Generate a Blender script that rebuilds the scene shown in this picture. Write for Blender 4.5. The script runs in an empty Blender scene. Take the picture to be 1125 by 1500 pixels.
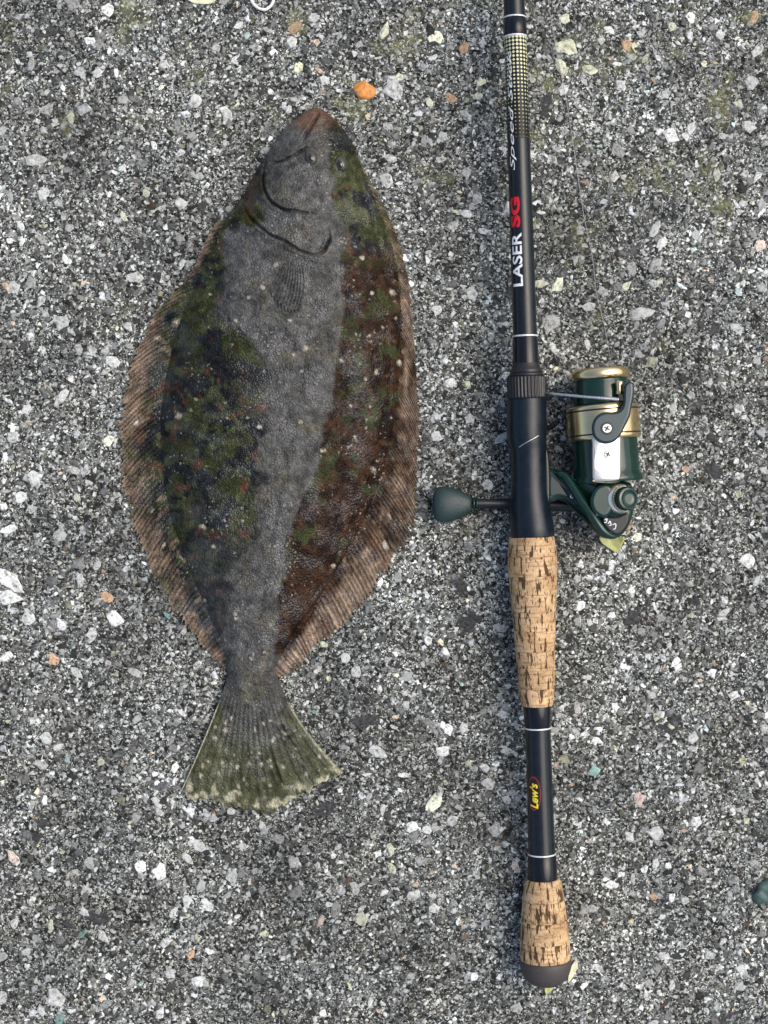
import bpy, bmesh, math, random
import numpy as np
from mathutils import Vector

rng = np.random.default_rng(7)
random.seed(7)
scene = bpy.context.scene
COL = scene.collection

# ------------------------------------------------------------------ camera, world, sun, exposure
S = 0.00044            # metres per photo pixel on the ground
DC = 2300.0            # camera height in the same pixels (about one metre)
cam_d = bpy.data.cameras.new('camera')
cam = bpy.data.objects.new('camera', cam_d)
COL.objects.link(cam)
cam.location = (0, 0, DC * S)
cam_d.sensor_fit = 'VERTICAL'
cam_d.sensor_height = 36
cam_d.lens = 18.0 / (750.0 / DC)
cam_d.clip_start = 0.01
cam_d.clip_end = 100
scene.camera = cam

SUN_EL, SUN_AZ = 56.0, 74.0      # azimuth clockwise from the top of the picture
world = bpy.data.worlds.new('World')
scene.world = world
world.use_nodes = True
wn = world.node_tree
sky = wn.nodes.new('ShaderNodeTexSky')
sky.sky_type = 'NISHITA'
sky.sun_disc = False
sky.sun_elevation = math.radians(SUN_EL)
sky.sun_rotation = math.radians(SUN_AZ)
sky.air_density = 1.0
sky.dust_density = 4.0
sky.ozone_density = 1.0
wn.links.new(sky.outputs[0], wn.nodes['Background'].inputs[0])
wn.nodes['Background'].inputs[1].default_value = 0.13

sun_d = bpy.data.lights.new('sun', 'SUN')
sun_d.energy = 1.15
sun_d.angle = math.radians(56)
sun_d.color = (1.0, 0.955, 0.84)
sun = bpy.data.objects.new('sun', sun_d)
COL.objects.link(sun)
ce = math.cos(math.radians(SUN_EL))
sdir = Vector((ce * math.sin(math.radians(SUN_AZ)), ce * math.cos(math.radians(SUN_AZ)), math.sin(math.radians(SUN_EL))))
sun.rotation_euler = (-sdir).to_track_quat('-Z', 'Y').to_euler()
sun.location = (0.5, 0.2, 1.5)

vs = scene.view_settings
vs.view_transform = 'Standard'
vs.look = 'None'
vs.gamma = 1
vs.exposure = 0.62
vs.use_curve_mapping = False


# ------------------------------------------------------------------ helpers
def W(px, py, z=0.0):
    """photo pixel + height (in ground pixels) -> metres"""
    px = np.asarray(px, float); py = np.asarray(py, float); z = np.asarray(z, float)
    f = 1.0 - z / DC
    return np.stack(np.broadcast_arrays((px - 562.5) * f * S, (750.0 - py) * f * S, z * S), -1)


def mesh_from(name, V, F, smooth=True):
    """V (n,3) metres; F (m,k) array or list of arrays of equal-k faces"""
    me = bpy.data.meshes.new(name)
    Fs = F if isinstance(F, list) else [F]
    Fs = [np.asarray(f, dtype=np.int32) for f in Fs if len(f)]
    V = np.asarray(V, dtype=np.float32)
    me.vertices.add(len(V))
    me.vertices.foreach_set('co', V.ravel())
    loops = np.concatenate([f.ravel() for f in Fs])
    totals = np.concatenate([np.full(len(f), f.shape[1], np.int32) for f in Fs])
    starts = np.concatenate([[0], np.cumsum(totals)[:-1]]).astype(np.int32)
    me.loops.add(len(loops))
    me.loops.foreach_set('vertex_index', loops)
    me.polygons.add(len(totals))
    me.polygons.foreach_set('loop_start', starts)
    me.polygons.foreach_set('loop_total', totals)
    me.polygons.foreach_set('use_smooth', np.full(len(totals), smooth, dtype=bool))
    me.update(calc_edges=True)
    me.validate()
    return me


def point_color(me, name, C):
    a = me.color_attributes.new(name, 'FLOAT_COLOR', 'POINT')
    C = np.asarray(C, np.float32)
    if C.shape[1] == 3:
        C = np.concatenate([C, np.ones((len(C), 1), np.float32)], 1)
    a.data.foreach_set('color', C.ravel())


def point_uv(me, UV):
    """per-vertex uv -> loop uv"""
    lay = me.uv_layers.new(name='UVMap')
    idx = np.zeros(len(me.loops), np.int32)
    me.loops.foreach_get('vertex_index', idx)
    lay.data.foreach_set('uv', np.asarray(UV, np.float32)[idx].ravel())


def obj(name, me, mat, parent=None):
    o = bpy.data.objects.new(name, me)
    COL.objects.link(o)
    if mat is not None:
        me.materials.clear()
        me.materials.append(mat)
    if parent is not None:
        o.parent = parent
        if parent.type == 'EMPTY' and parent.parent is None:
            me.transform(__import__('mathutils').Matrix.Translation(-parent.location))
        elif parent.parent is not None and parent.parent.type == 'EMPTY':
            me.transform(__import__('mathutils').Matrix.Translation(-parent.parent.location))
    return o


def thing(name, label, cat, loc, group=None):
    o = bpy.data.objects.new(name, None)
    COL.objects.link(o)
    o.location = loc
    o.empty_display_size = 0.02
    o['label'] = label
    o['category'] = cat
    if group:
        o['group'] = group
    return o


def tag(o, label, cat, group=None):
    o['label'] = label
    o['category'] = cat
    if group:
        o['group'] = group


_tab = {}
def vnoise(x, y, scale, seed=0, octaves=3):
    """value noise in 0..1"""
    out = 0; amp = 1.0; tot = 0
    for k in range(octaves):
        key = (seed, k)
        if key not in _tab:
            _tab[key] = np.random.default_rng(seed * 31 + k + 5).random((256, 256))
        T = _tab[key]
        xs = np.asarray(x, float) / scale * (2 ** k) + 37.3 * k
        ys = np.asarray(y, float) / scale * (2 ** k) + 11.7 * k
        xi = np.floor(xs).astype(int); yi = np.floor(ys).astype(int)
        fx = xs - xi; fy = ys - yi
        fx = fx * fx * (3 - 2 * fx); fy = fy * fy * (3 - 2 * fy)
        a = T[yi % 256, xi % 256]; b = T[yi % 256, (xi + 1) % 256]
        c = T[(yi + 1) % 256, xi % 256]; d = T[(yi + 1) % 256, (xi + 1) % 256]
        out = out + amp * ((a * (1 - fx) + b * fx) * (1 - fy) + (c * (1 - fx) + d * fx) * fy)
        tot += amp; amp *= 0.5
    return out / tot


def sstep(a, b, x):
    t = np.clip((np.asarray(x, float) - a) / (b - a), 0, 1)
    return t * t * (3 - 2 * t)


def smooth_interp(ys, xs, q):
    """monotone-ish cubic (Catmull-Rom / Hermite) through the points"""
    ys = np.asarray(ys, float); xs = np.asarray(xs, float); q = np.asarray(q, float)
    m = np.gradient(xs, ys)
    i = np.clip(np.searchsorted(ys, q) - 1, 0, len(ys) - 2)
    h = ys[i + 1] - ys[i]
    t = np.clip((q - ys[i]) / h, 0, 1)
    return ((2 * t**3 - 3 * t**2 + 1) * xs[i] + (t**3 - 2 * t**2 + t) * h * m[i]
            + (-2 * t**3 + 3 * t**2) * xs[i + 1] + (t**3 - t**2) * h * m[i + 1])


def grid_faces(nr, nc, off=0, wrap=False):
    r = np.arange(nr - 1)[:, None]
    c = np.arange(nc if wrap else nc - 1)[None, :]
    c2 = (c + 1) % nc
    a = r * nc + c; b = r * nc + c2; d = (r + 1) * nc + c; e = (r + 1) * nc + c2
    return np.stack([a, d, e, b], -1).reshape(-1, 4) + off


def poly_dist(x, y, pts):
    """distance to a polyline, and fraction along it"""
    pts = np.asarray(pts, float)
    best = np.full(np.shape(x), 1e9); frac = np.zeros(np.shape(x))
    n = len(pts) - 1
    for k in range(n):
        ax, ay = pts[k]; bx, by = pts[k + 1]
        dx, dy = bx - ax, by - ay
        t = np.clip(((x - ax) * dx + (y - ay) * dy) / (dx * dx + dy * dy), 0, 1)
        d = np.hypot(x - ax - t * dx, y - ay - t * dy)
        m = d < best
        best = np.where(m, d, best)
        frac = np.where(m, (k + t) / n, frac)
    return best, frac


def curve_pts(pts, n=60):
    """smooth a list of points (Catmull-Rom)"""
    P = np.asarray(pts, float)
    t = np.arange(len(P))
    q = np.linspace(0, len(P) - 1, n)
    return np.stack([smooth_interp(t, P[:, k], q) for k in range(P.shape[1])], -1)


def in_poly(x, y, poly):
    poly = np.asarray(poly, float)
    inside = np.zeros(np.shape(x), bool)
    j = len(poly) - 1
    for i in range(len(poly)):
        xi, yi = poly[i]; xj, yj = poly[j]
        c = ((yi > y) != (yj > y)) & (x < (xj - xi) * (y - yi) / (yj - yi + 1e-12) + xi)
        inside ^= c
        j = i
    return inside


# ------------------------------------------------------------------ materials
def new_mat(name):
    m = bpy.data.materials.new(name)
    m.use_nodes = True
    nt = m.node_tree
    return m, nt, nt.nodes['Principled BSDF']


def N(nt, typ, **kw):
    n = nt.nodes.new(typ)
    for k, v in kw.items():
        if k.startswith('i_'):
            n.inputs[k[2:].replace('_', ' ')].default_value = v
        else:
            setattr(n, k, v)
    return n


def ramp(nt, src, stops, interp='LINEAR'):
    r = nt.nodes.new('ShaderNodeValToRGB')
    r.color_ramp.interpolation = interp
    els = r.color_ramp.elements
    while len(els) > 1:
        els.remove(els[-1])
    els[0].position = stops[0][0]; els[0].color = (*stops[0][1], 1)
    for p, c in stops[1:]:
        e = els.new(p); e.color = (*c, 1)
    nt.links.new(src, r.inputs[0])
    return r.outputs[0]


def g(v):
    return (v, v, v)


def mathn(nt, op, a, b=None, clamp=False):
    n = nt.nodes.new('ShaderNodeMath'); n.operation = op; n.use_clamp = clamp
    for i, v in enumerate((a, b)):
        if v is None:
            continue
        if isinstance(v, (int, float)):
            n.inputs[i].default_value = v
        else:
            nt.links.new(v, n.inputs[i])
    return n.outputs[0]


def mixc(nt, fac, a, b, mode='MIX'):
    n = nt.nodes.new('ShaderNodeMix'); n.data_type = 'RGBA'; n.blend_type = mode
    for i, v in ((0, fac), (6, a), (7, b)):
        if isinstance(v, (int, float)):
            n.inputs[i].default_value = v
        elif isinstance(v, tuple):
            n.inputs[i].default_value = (*v, 1)
        else:
            nt.links.new(v, n.inputs[i])
    return n.outputs[2]


def simple_mat(name, col, rough=0.4, metal=0.0, coat=0.0, spec=0.5, wear=0.12, nscale=900, bump=0.0, coat_rough=0.1):
    m, nt, p = new_mat(name)
    tc = N(nt, 'ShaderNodeTexCoord')
    no = N(nt, 'ShaderNodeTexNoise', i_Scale=nscale, i_Detail=4.0)
    nt.links.new(tc.outputs['Object'], no.inputs['Vector'])
    c = ramp(nt, no.outputs[0], [(0.3, tuple(v * (1 - wear) for v in col)), (0.7, tuple(min(1, v * (1 + wear)) for v in col))])
    nt.links.new(c, p.inputs['Base Color'])
    p.inputs['Roughness'].default_value = rough
    nr = ramp(nt, no.outputs[0], [(0.3, g(max(0.02, rough * 0.8))), (0.75, g(min(1, rough * 1.25)))])
    nt.links.new(nr, p.inputs['Roughness'])
    p.inputs['Metallic'].default_value = metal
    p.inputs['Coat Weight'].default_value = coat
    p.inputs['Coat Roughness'].default_value = coat_rough
    p.inputs['Specular IOR Level'].default_value = spec
    if bump:
        b = N(nt, 'ShaderNodeBump', i_Strength=bump, i_Distance=0.0004)
        nt.links.new(no.outputs[0], b.inputs['Height'])
        nt.links.new(b.outputs[0], p.inputs['Normal'])
    return m


def weather(nt, col, co):
    """broad worn and stained patches, and moss staining towards the top right, shared by binder and stones"""
    n1 = N(nt, 'ShaderNodeTexNoise', i_Scale=9.0, i_Detail=6.0, i_Roughness=0.62)
    nt.links.new(co, n1.inputs['Vector'])
    k = ramp(nt, n1.outputs[0], [(0.28, g(0.36)), (0.42, g(0.8)), (0.56, g(1.1)), (0.70, g(1.5))])
    col = mixc(nt, 1.0, col, k, 'MULTIPLY')
    n3 = N(nt, 'ShaderNodeTexNoise', i_Scale=38.0, i_Detail=5.0, i_Roughness=0.7)
    nt.links.new(co, n3.inputs['Vector'])
    k3 = ramp(nt, n3.outputs[0], [(0.30, g(0.62)), (0.5, g(1.0)), (0.68, g(1.18))])
    col = mixc(nt, 1.0, col, k3, 'MULTIPLY')
    n2 = N(nt, 'ShaderNodeTexNoise', i_Scale=26.0, i_Detail=6.0, i_Roughness=0.7)
    nt.links.new(co, n2.inputs['Vector'])
    sp = N(nt, 'ShaderNodeSeparateXYZ'); nt.links.new(co, sp.inputs[0])
    pos = mathn(nt, 'ADD', mathn(nt, 'MULTIPLY', sp.outputs[1], 0.30), mathn(nt, 'MULTIPLY', sp.outputs[0], 0.10))
    mm = ramp(nt, mathn(nt, 'ADD', n2.outputs[0], pos), [(0.64, g(0)), (0.76, g(0.55))])
    col = mixc(nt, 1.0, col, (0.985, 1.0, 0.965), 'MULTIPLY')
    return mixc(nt, mm, col, (0.20, 0.205, 0.085))


def asphalt_mat():
    m, nt, p = new_mat('asphalt')
    tc = N(nt, 'ShaderNodeTexCoord')
    co = tc.outputs['Object']
    warp = N(nt, 'ShaderNodeTexNoise', i_Scale=300.0, i_Detail=2.0)
    nt.links.new(co, warp.inputs['Vector'])
    va = N(nt, 'ShaderNodeVectorMath', operation='MULTIPLY_ADD')
    nt.links.new(warp.outputs['Color'], va.inputs[0]); va.inputs[1].default_value = (0.0014, 0.0014, 0.0014)
    nt.links.new(co, va.inputs[2])
    v1 = N(nt, 'ShaderNodeTexVoronoi', i_Scale=620.0)
    v2 = N(nt, 'ShaderNodeTexVoronoi', i_Scale=1500.0)
    v3 = N(nt, 'ShaderNodeTexVoronoi', i_Scale=300.0)
    for v in (v1, v2, v3):
        nt.links.new(va.outputs[0], v.inputs['Vector'])
    s1 = N(nt, 'ShaderNodeSeparateColor'); nt.links.new(v1.outputs['Color'], s1.inputs[0])
    s2 = N(nt, 'ShaderNodeSeparateColor'); nt.links.new(v2.outputs['Color'], s2.inputs[0])
    c1 = ramp(nt, s1.outputs[0], [(0.0, g(0.01)), (0.35, g(0.04)), (0.62, g(0.12)), (0.82, g(0.28)), (1.0, g(0.7))])
    c2 = ramp(nt, s2.outputs[0], [(0.0, g(0.01)), (0.35, g(0.045)), (0.68, g(0.16)), (0.87, g(0.36)), (1.0, g(0.75))])
    mk = ramp(nt, s1.outputs[1], [(0.45, g(0)), (0.5, g(1))])
    col = mixc(nt, mk, c2, c1)
    tint = N(nt, 'ShaderNodeTexNoise', i_Scale=25.0, i_Detail=3.0)
    nt.links.new(co, tint.inputs['Vector'])
    tn = ramp(nt, tint.outputs[0], [(0.35, (0.97, 1.0, 0.97)), (0.65, (1.0, 1.0, 0.92))])
    col = mixc(nt, 1.0, col, tn, 'MULTIPLY')
    col = weather(nt, col, co)
    nt.links.new(col, p.inputs['Base Color'])
    p.inputs['Roughness'].default_value = 0.82
    p.inputs['Specular IOR Level'].default_value = 0.15
    h1 = mathn(nt, 'MULTIPLY', v1.outputs['Distance'], -1.0)
    h2 = mathn(nt, 'MULTIPLY', v2.outputs['Distance'], -0.6)
    h3 = mathn(nt, 'MULTIPLY', v3.outputs['Distance'], -1.2)
    h = mathn(nt, 'ADD', mathn(nt, 'ADD', h1, h2), h3)
    h = mathn(nt, 'ADD', h, s1.outputs[2])
    b = N(nt, 'ShaderNodeBump', i_Strength=0.6, i_Distance=0.0006)
    nt.links.new(h, b.inputs['Height'])
    nt.links.new(b.outputs[0], p.inputs['Normal'])
    return m


def chip_mat(name, use_attr):
    """crushed stone: tone per piece plus grain"""
    m, nt, p = new_mat(name)
    tc = N(nt, 'ShaderNodeTexCoord')
    if use_attr:
        at = N(nt, 'ShaderNodeAttribute', attribute_name='tone')
        base = at.outputs['Color']
        vec = tc.outputs['Object']
    else:
        oi = N(nt, 'ShaderNodeObjectInfo')
        base = oi.outputs['Color']
        va = N(nt, 'ShaderNodeVectorMath', operation='MULTIPLY_ADD')
        nt.links.new(tc.outputs['Object'], va.inputs[0]); va.inputs[1].default_value = (0.006, 0.006, 0.006)
        nt.links.new(oi.outputs['Location'], va.inputs[2])
        vec = va.outputs[0]
    n1 = N(nt, 'ShaderNodeTexNoise', i_Scale=420.0, i_Detail=6.0, i_Roughness=0.68)
    n2 = N(nt, 'ShaderNodeTexVoronoi', i_Scale=1300.0)
    nt.links.new(vec, n1.inputs['Vector']); nt.links.new(vec, n2.inputs['Vector'])
    k1 = ramp(nt, n1.outputs[0], [(0.34, g(0.22)), (0.45, g(0.78)), (0.55, g(1.0)), (0.7, g(1.15))])
    col = mixc(nt, 1.0, base, k1, 'MULTIPLY')
    s2 = N(nt, 'ShaderNodeSeparateColor'); nt.links.new(n2.outputs['Color'], s2.inputs[0])
    k2 = ramp(nt, s2.outputs[0], [(0.0, g(0.6)), (0.2, g(0.92)), (1.0, g(1.08))])
    col = mixc(nt, 0.8, col, k2, 'MULTIPLY')
    geo = N(nt, 'ShaderNodeNewGeometry')
    col = weather(nt, col, geo.outputs['Position'])
    nt.links.new(col, p.inputs['Base Color'])
    p.inputs['Roughness'].default_value = 0.72
    p.inputs['Specular IOR Level'].default_value = 0.2
    b = N(nt, 'ShaderNodeBump', i_Strength=0.6, i_Distance=0.0005)
    nt.links.new(n1.outputs[0], b.inputs['Height'])
    nt.links.new(b.outputs[0], p.inputs['Normal'])
    return m


def skin_mat():
    m, nt, p = new_mat('flounder_skin')
    tc = N(nt, 'ShaderNodeTexCoord'); co = tc.outputs['Object']
    at = N(nt, 'ShaderNodeAttribute', attribute_name='skin')
    n1 = N(nt, 'ShaderNodeTexNoise', i_Scale=330.0, i_Detail=5.0, i_Roughness=0.7)
    v1 = N(nt, 'ShaderNodeTexVoronoi', i_Scale=760.0)
    v2 = N(nt, 'ShaderNodeTexVoronoi', i_Scale=330.0)
    for x in (n1, v1, v2):
        nt.links.new(co, x.inputs['Vector'])
    k1 = ramp(nt, n1.outputs[0], [(0.28, g(0.55)), (0.5, g(0.98)), (0.72, g(1.5))])
    col = mixc(nt, 1.0, at.outputs['Color'], k1, 'MULTIPLY')
    k2 = ramp(nt, v1.outputs['Distance'], [(0.1, g(1.12)), (0.6, g(0.72))])
    col = mixc(nt, 0.85, col, k2, 'MULTIPLY')
    # small pale flecks: wet sparkle painted into the skin colour
    s2 = N(nt, 'ShaderNodeSeparateColor'); nt.links.new(v2.outputs['Color'], s2.inputs[0])
    f1 = ramp(nt, s2.outputs[1], [(0.90, g(0)), (0.93, g(1))])
    f2 = ramp(nt, v2.outputs['Distance'], [(0.12, g(1)), (0.34, g(0))])
    fl = mathn(nt, 'MULTIPLY', f1, f2)
    
    v3 = N(nt, 'ShaderNodeTexVoronoi', i_Scale=900.0)
    nt.links.new(co, v3.inputs['Vector'])
    s3 = N(nt, 'ShaderNodeSeparateColor'); nt.links.new(v3.outputs['Color'], s3.inputs[0])
    f3 = ramp(nt, s3.outputs[0], [(0.93, g(0)), (0.97, g(1))])
    dense = N(nt, 'ShaderNodeTexNoise', i_Scale=45.0, i_Detail=3.0)
    nt.links.new(co, dense.inputs['Vector'])
    f4 = ramp(nt, dense.outputs[0], [(0.52, g(0.0)), (0.66, g(1))])
    col = mixc(nt, mathn(nt, 'MULTIPLY', mathn(nt, 'MULTIPLY', f3, f4), .5), col, (0.42, 0.40, 0.34))  # glints of wet skin put into the base colour
    nt.links.new(col, p.inputs['Base Color'])
    rr = ramp(nt, n1.outputs[0], [(0.3, g(0.30)), (0.7, g(0.55))])
    nt.links.new(rr, p.inputs['Roughness'])
    p.inputs['Specular IOR Level'].default_value = 0.08
    wet = N(nt, 'ShaderNodeTexNoise', i_Scale=60.0, i_Detail=5.0, i_Roughness=0.65)
    nt.links.new(co, wet.inputs['Vector'])
    nt.links.new(ramp(nt, wet.outputs[0], [(0.46, g(0.05)), (0.60, g(0.85))]), p.inputs['Coat Weight'])
    p.inputs['Coat Roughness'].default_value = 0.08
    h = mathn(nt, 'ADD', mathn(nt, 'MULTIPLY', v1.outputs['Distance'], -0.8), mathn(nt, 'MULTIPLY', n1.outputs[0], 0.9))
    b = N(nt, 'ShaderNodeBump', i_Strength=0.9, i_Distance=0.0008)
    nt.links.new(h, b.inputs['Height'])
    nt.links.new(b.outputs[0], p.inputs['Normal'])
    nt.links.new(b.outputs[0], p.inputs['Coat Normal'])
    return m


def cork_mat():
    m, nt, p = new_mat('cork')
    uv = N(nt, 'ShaderNodeUVMap'); uv.uv_map = 'UVMap'
    oi = N(nt, 'ShaderNodeObjectInfo')
    off = mathn(nt, 'MULTIPLY', oi.outputs['Random'], 900.0)
    cx = N(nt, 'ShaderNodeCombineXYZ'); nt.links.new(off, cx.inputs[0]); nt.links.new(off, cx.inputs[2])
    add = N(nt, 'ShaderNodeVectorMath', operation='ADD')
    nt.links.new(uv.outputs[0], add.inputs[0]); nt.links.new(cx.outputs[0], add.inputs[1])
    mp = N(nt, 'ShaderNodeMapping'); mp.inputs['Scale'].default_value = (0.17, 0.034, 1)
    nt.links.new(add.outputs[0], mp.inputs[0])
    pit = N(nt, 'ShaderNodeTexNoise', i_Scale=1.0, i_Detail=3.0, i_Roughness=0.55)
    nt.links.new(mp.outputs[0], pit.inputs['Vector'])
    mp2 = N(nt, 'ShaderNodeMapping'); mp2.inputs['Scale'].default_value = (0.5, 0.22, 1)
    nt.links.new(add.outputs[0], mp2.inputs[0])
    gr = N(nt, 'ShaderNodeTexNoise', i_Scale=1.0, i_Detail=5.0, i_Roughness=0.65)
    nt.links.new(mp2.outputs[0], gr.inputs['Vector'])
    mp3 = N(nt, 'ShaderNodeMapping'); mp3.inputs['Scale'].default_value = (0.03, 0.24, 1)
    nt.links.new(add.outputs[0], mp3.inputs[0])
    ly = N(nt, 'ShaderNodeTexNoise', i_Scale=1.0, i_Detail=3.0)
    nt.links.new(mp3.outputs[0], ly.inputs['Vector'])
    base = ramp(nt, gr.outputs[0], [(0.25, (0.33, 0.21, 0.11)), (0.45, (0.54, 0.375, 0.215)), (0.75, (0.72, 0.55, 0.35))])
    lay = ramp(nt, ly.outputs[0], [(0.36, (0.66, 0.60, 0.54)), (0.47, (1.0, .99, .98)), (0.65, (1.08, 1.07, 1.06))])
    base = mixc(nt, 1.0, base, lay, 'MULTIPLY')
    tone = ramp(nt, oi.outputs['Random'], [(0, (0.86, 0.80, 0.72)), (0.5, (1.0, 0.98, 0.94)), (1, (1.1, 1.05, 1.0))])
    base = mixc(nt, 1.0, base, tone, 'MULTIPLY')
    mp4 = N(nt, 'ShaderNodeMapping'); mp4.inputs['Scale'].default_value = (0.42, 0.10, 1)
    nt.links.new(add.outputs[0], mp4.inputs[0])
    pit2 = N(nt, 'ShaderNodeTexNoise', i_Scale=1.0, i_Detail=2.0, i_Roughness=0.5)
    nt.links.new(mp4.outputs[0], pit2.inputs['Vector'])
    gm_ = N(nt, 'ShaderNodeTexNoise', i_Scale=0.03, i_Detail=4.0)
    nt.links.new(uv.outputs[0], gm_.inputs['Vector'])
    grime = ramp(nt, gm_.outputs[0], [(0.35, (0.68, 0.62, 0.55)), (0.6, (1.0, 1.0, 1.0))])
    base = mixc(nt, 1.0, base, grime, 'MULTIPLY')
    pmx = mathn(nt, 'MAXIMUM', ramp(nt, pit.outputs[0], [(0.55, g(0)), (0.60, g(1))]), ramp(nt, pit2.outputs[0], [(0.62, g(0)), (0.68, g(.9))]))
    pm = pmx
    col = mixc(nt, mathn(nt, 'MULTIPLY', pm, 0.95), base, (0.055, 0.026, 0.011))
    nt.links.new(col, p.inputs['Base Color'])
    p.inputs['Roughness'].default_value = 0.75
    p.inputs['Specular IOR Level'].default_value = 0.25
    h = mathn(nt, 'SUBTRACT', mathn(nt, 'MULTIPLY', gr.outputs[0], 0.4), pm)
    b = N(nt, 'ShaderNodeBump', i_Strength=0.8, i_Distance=0.0006)
    nt.links.new(h, b.inputs['Height'])
    nt.links.new(b.outputs[0], p.inputs['Normal'])
    return m


def weave_mat():
    """pale woven dots printed on the black blank, thinning out downwards"""
    m, nt, p = new_mat('woven_print')
    uv = N(nt, 'ShaderNodeUVMap'); uv.uv_map = 'UVMap'
    sp = N(nt, 'ShaderNodeSeparateXYZ'); nt.links.new(uv.outputs[0], sp.inputs[0])
    su = mathn(nt, 'SINE', mathn(nt, 'MULTIPLY', sp.outputs[0], 2 * math.pi / 5.6))
    sv = mathn(nt, 'SINE', mathn(nt, 'MULTIPLY', sp.outputs[1], 2 * math.pi / 5.6))
    pr = mathn(nt, 'ADD', su, sv)
    th = mathn(nt, 'MULTIPLY_ADD', sp.outputs[1], 1.0)
    fade = nt.nodes.new('ShaderNodeMapRange')
    nt.links.new(sp.outputs[1], fade.inputs[0])
    fade.inputs[1].default_value = 55; fade.inputs[2].default_value = 205
    fade.inputs[3].default_value = -0.1; fade.inputs[4].default_value = 1.5
    d = mathn(nt, 'SUBTRACT', pr, fade.outputs[0])
    k = ramp(nt, d, [(0.0, g(0)), (0.35, g(1))])
    dim = nt.nodes.new('ShaderNodeMapRange')
    nt.links.new(sp.outputs[1], dim.inputs[0])
    dim.inputs[1].default_value = 120; dim.inputs[2].default_value = 205
    dim.inputs[3].default_value = 1.0; dim.inputs[4].default_value = 0.25
    k = mathn(nt, 'MULTIPLY', k, dim.outputs[0])
    col = mixc(nt, k, (0.012, 0.012, 0.012), (0.58, 0.58, 0.36))
    nt.links.new(col, p.inputs['Base Color'])
    p.inputs['Roughness'].default_value = 0.35
    p.inputs['Specular IOR Level'].default_value = 0.2
    return m


M = {}
M['asphalt'] = asphalt_mat()
M['chip'] = chip_mat('crushed_stone', True)
M['stone'] = chip_mat('loose_stone', False)
M['tar'] = simple_mat('tar', (0.05, 0.05, 0.05), rough=0.8, spec=.15, wear=0.6, nscale=500, bump=0.8)
M['skin'] = skin_mat()
M['cork'] = cork_mat()
M['weave'] = weave_mat()
M['blank'] = simple_mat('graphite_blank', (0.008, 0.011, 0.015), rough=0.22, wear=0.2, nscale=200, spec=.36)
M['wrap'] = simple_mat('thread_wrap', (0.006, 0.007, 0.011), rough=0.16, spec=.35, wear=0.2)
M['ring'] = simple_mat('silver_trim', (0.78, 0.78, 0.78), rough=0.3, metal=0.4)
M['seat'] = simple_mat('reel_seat', (0.006, 0.011, 0.018), rough=0.3, wear=0.15, spec=.32, nscale=150, coat_rough=0.25)
M['collar'] = simple_mat('locking_collar', (0.012, 0.012, 0.013), rough=0.42)
M['cap'] = simple_mat('end_cap', (0.055, 0.045, 0.042), rough=0.6, wear=0.25, bump=0.3)
M['white'] = simple_mat('white_print', (0.78, 0.78, 0.78), rough=0.4, wear=0.08)
M['red'] = simple_mat('red_print', (0.62, 0.008, 0.02), rough=0.35, wear=0.1)
M['yellow'] = simple_mat('yellow_print', (0.80, 0.60, 0.03), rough=0.4, wear=0.1)
M['darkred'] = simple_mat('dark_red_print', (0.22, 0.015, 0.01), rough=0.4)
M['black'] = simple_mat('black_print', (0.006, 0.006, 0.006), rough=0.4)
M['green'] = simple_mat('dark_green_paint', (0.005, 0.027, 0.019), rough=0.12, spec=.5, wear=0.1, nscale=120)
M['teal'] = simple_mat('teal_paint', (0.010, 0.030, 0.038), rough=0.2, spec=.55, wear=0.1, nscale=120)
M['gold'] = simple_mat('gold_metal', (0.80, 0.62, 0.34), rough=0.2, metal=0.95, wear=0.05, nscale=90)
M['chrome'] = simple_mat('bright_metal', (0.90, 0.86, 0.77), rough=0.18, metal=0.8, wear=0.03, nscale=120)
M['steel'] = simple_mat('steel', (0.55, 0.55, 0.54), rough=0.3, metal=0.9)
M['rubber'] = simple_mat('green_rubber', (0.016, 0.034, 0.034), rough=0.5, wear=0.2, bump=0.3)
M['blackmetal'] = simple_mat('black_metal', (0.012, 0.013, 0.013), rough=0.35)
M['nylon'] = simple_mat('nylon_line', (0.26, 0.27, 0.27), rough=0.3)
M['pebble'] = simple_mat('orange_pebble', (0.62, 0.25, 0.055), rough=0.55, wear=0.35, nscale=260, bump=0.4)
M['leaf'] = simple_mat('yellow_leaf', (0.42, 0.43, 0.16), rough=0.5, wear=0.3, nscale=250, bump=0.3)
M['paleleaf'] = simple_mat('pale_leaf', (0.66, 0.64, 0.42), rough=0.55, wear=0.2, nscale=250, bump=0.3)
M['cord'] = simple_mat('white_cord', (0.75, 0.74, 0.70), rough=0.6, wear=0.1)
M['greenstone'] = simple_mat('dark_green_stone', (0.06, 0.105, 0.095), rough=0.55, wear=0.4, nscale=200, bump=0.6)
M['eye'] = simple_mat('fish_eye', (0.05, 0.047, 0.03), rough=0.2, coat=.6, wear=0.4)
M['pupil'] = simple_mat('fish_pupil', (0.006, 0.006, 0.008), rough=0.08, coat=1.0)

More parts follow.
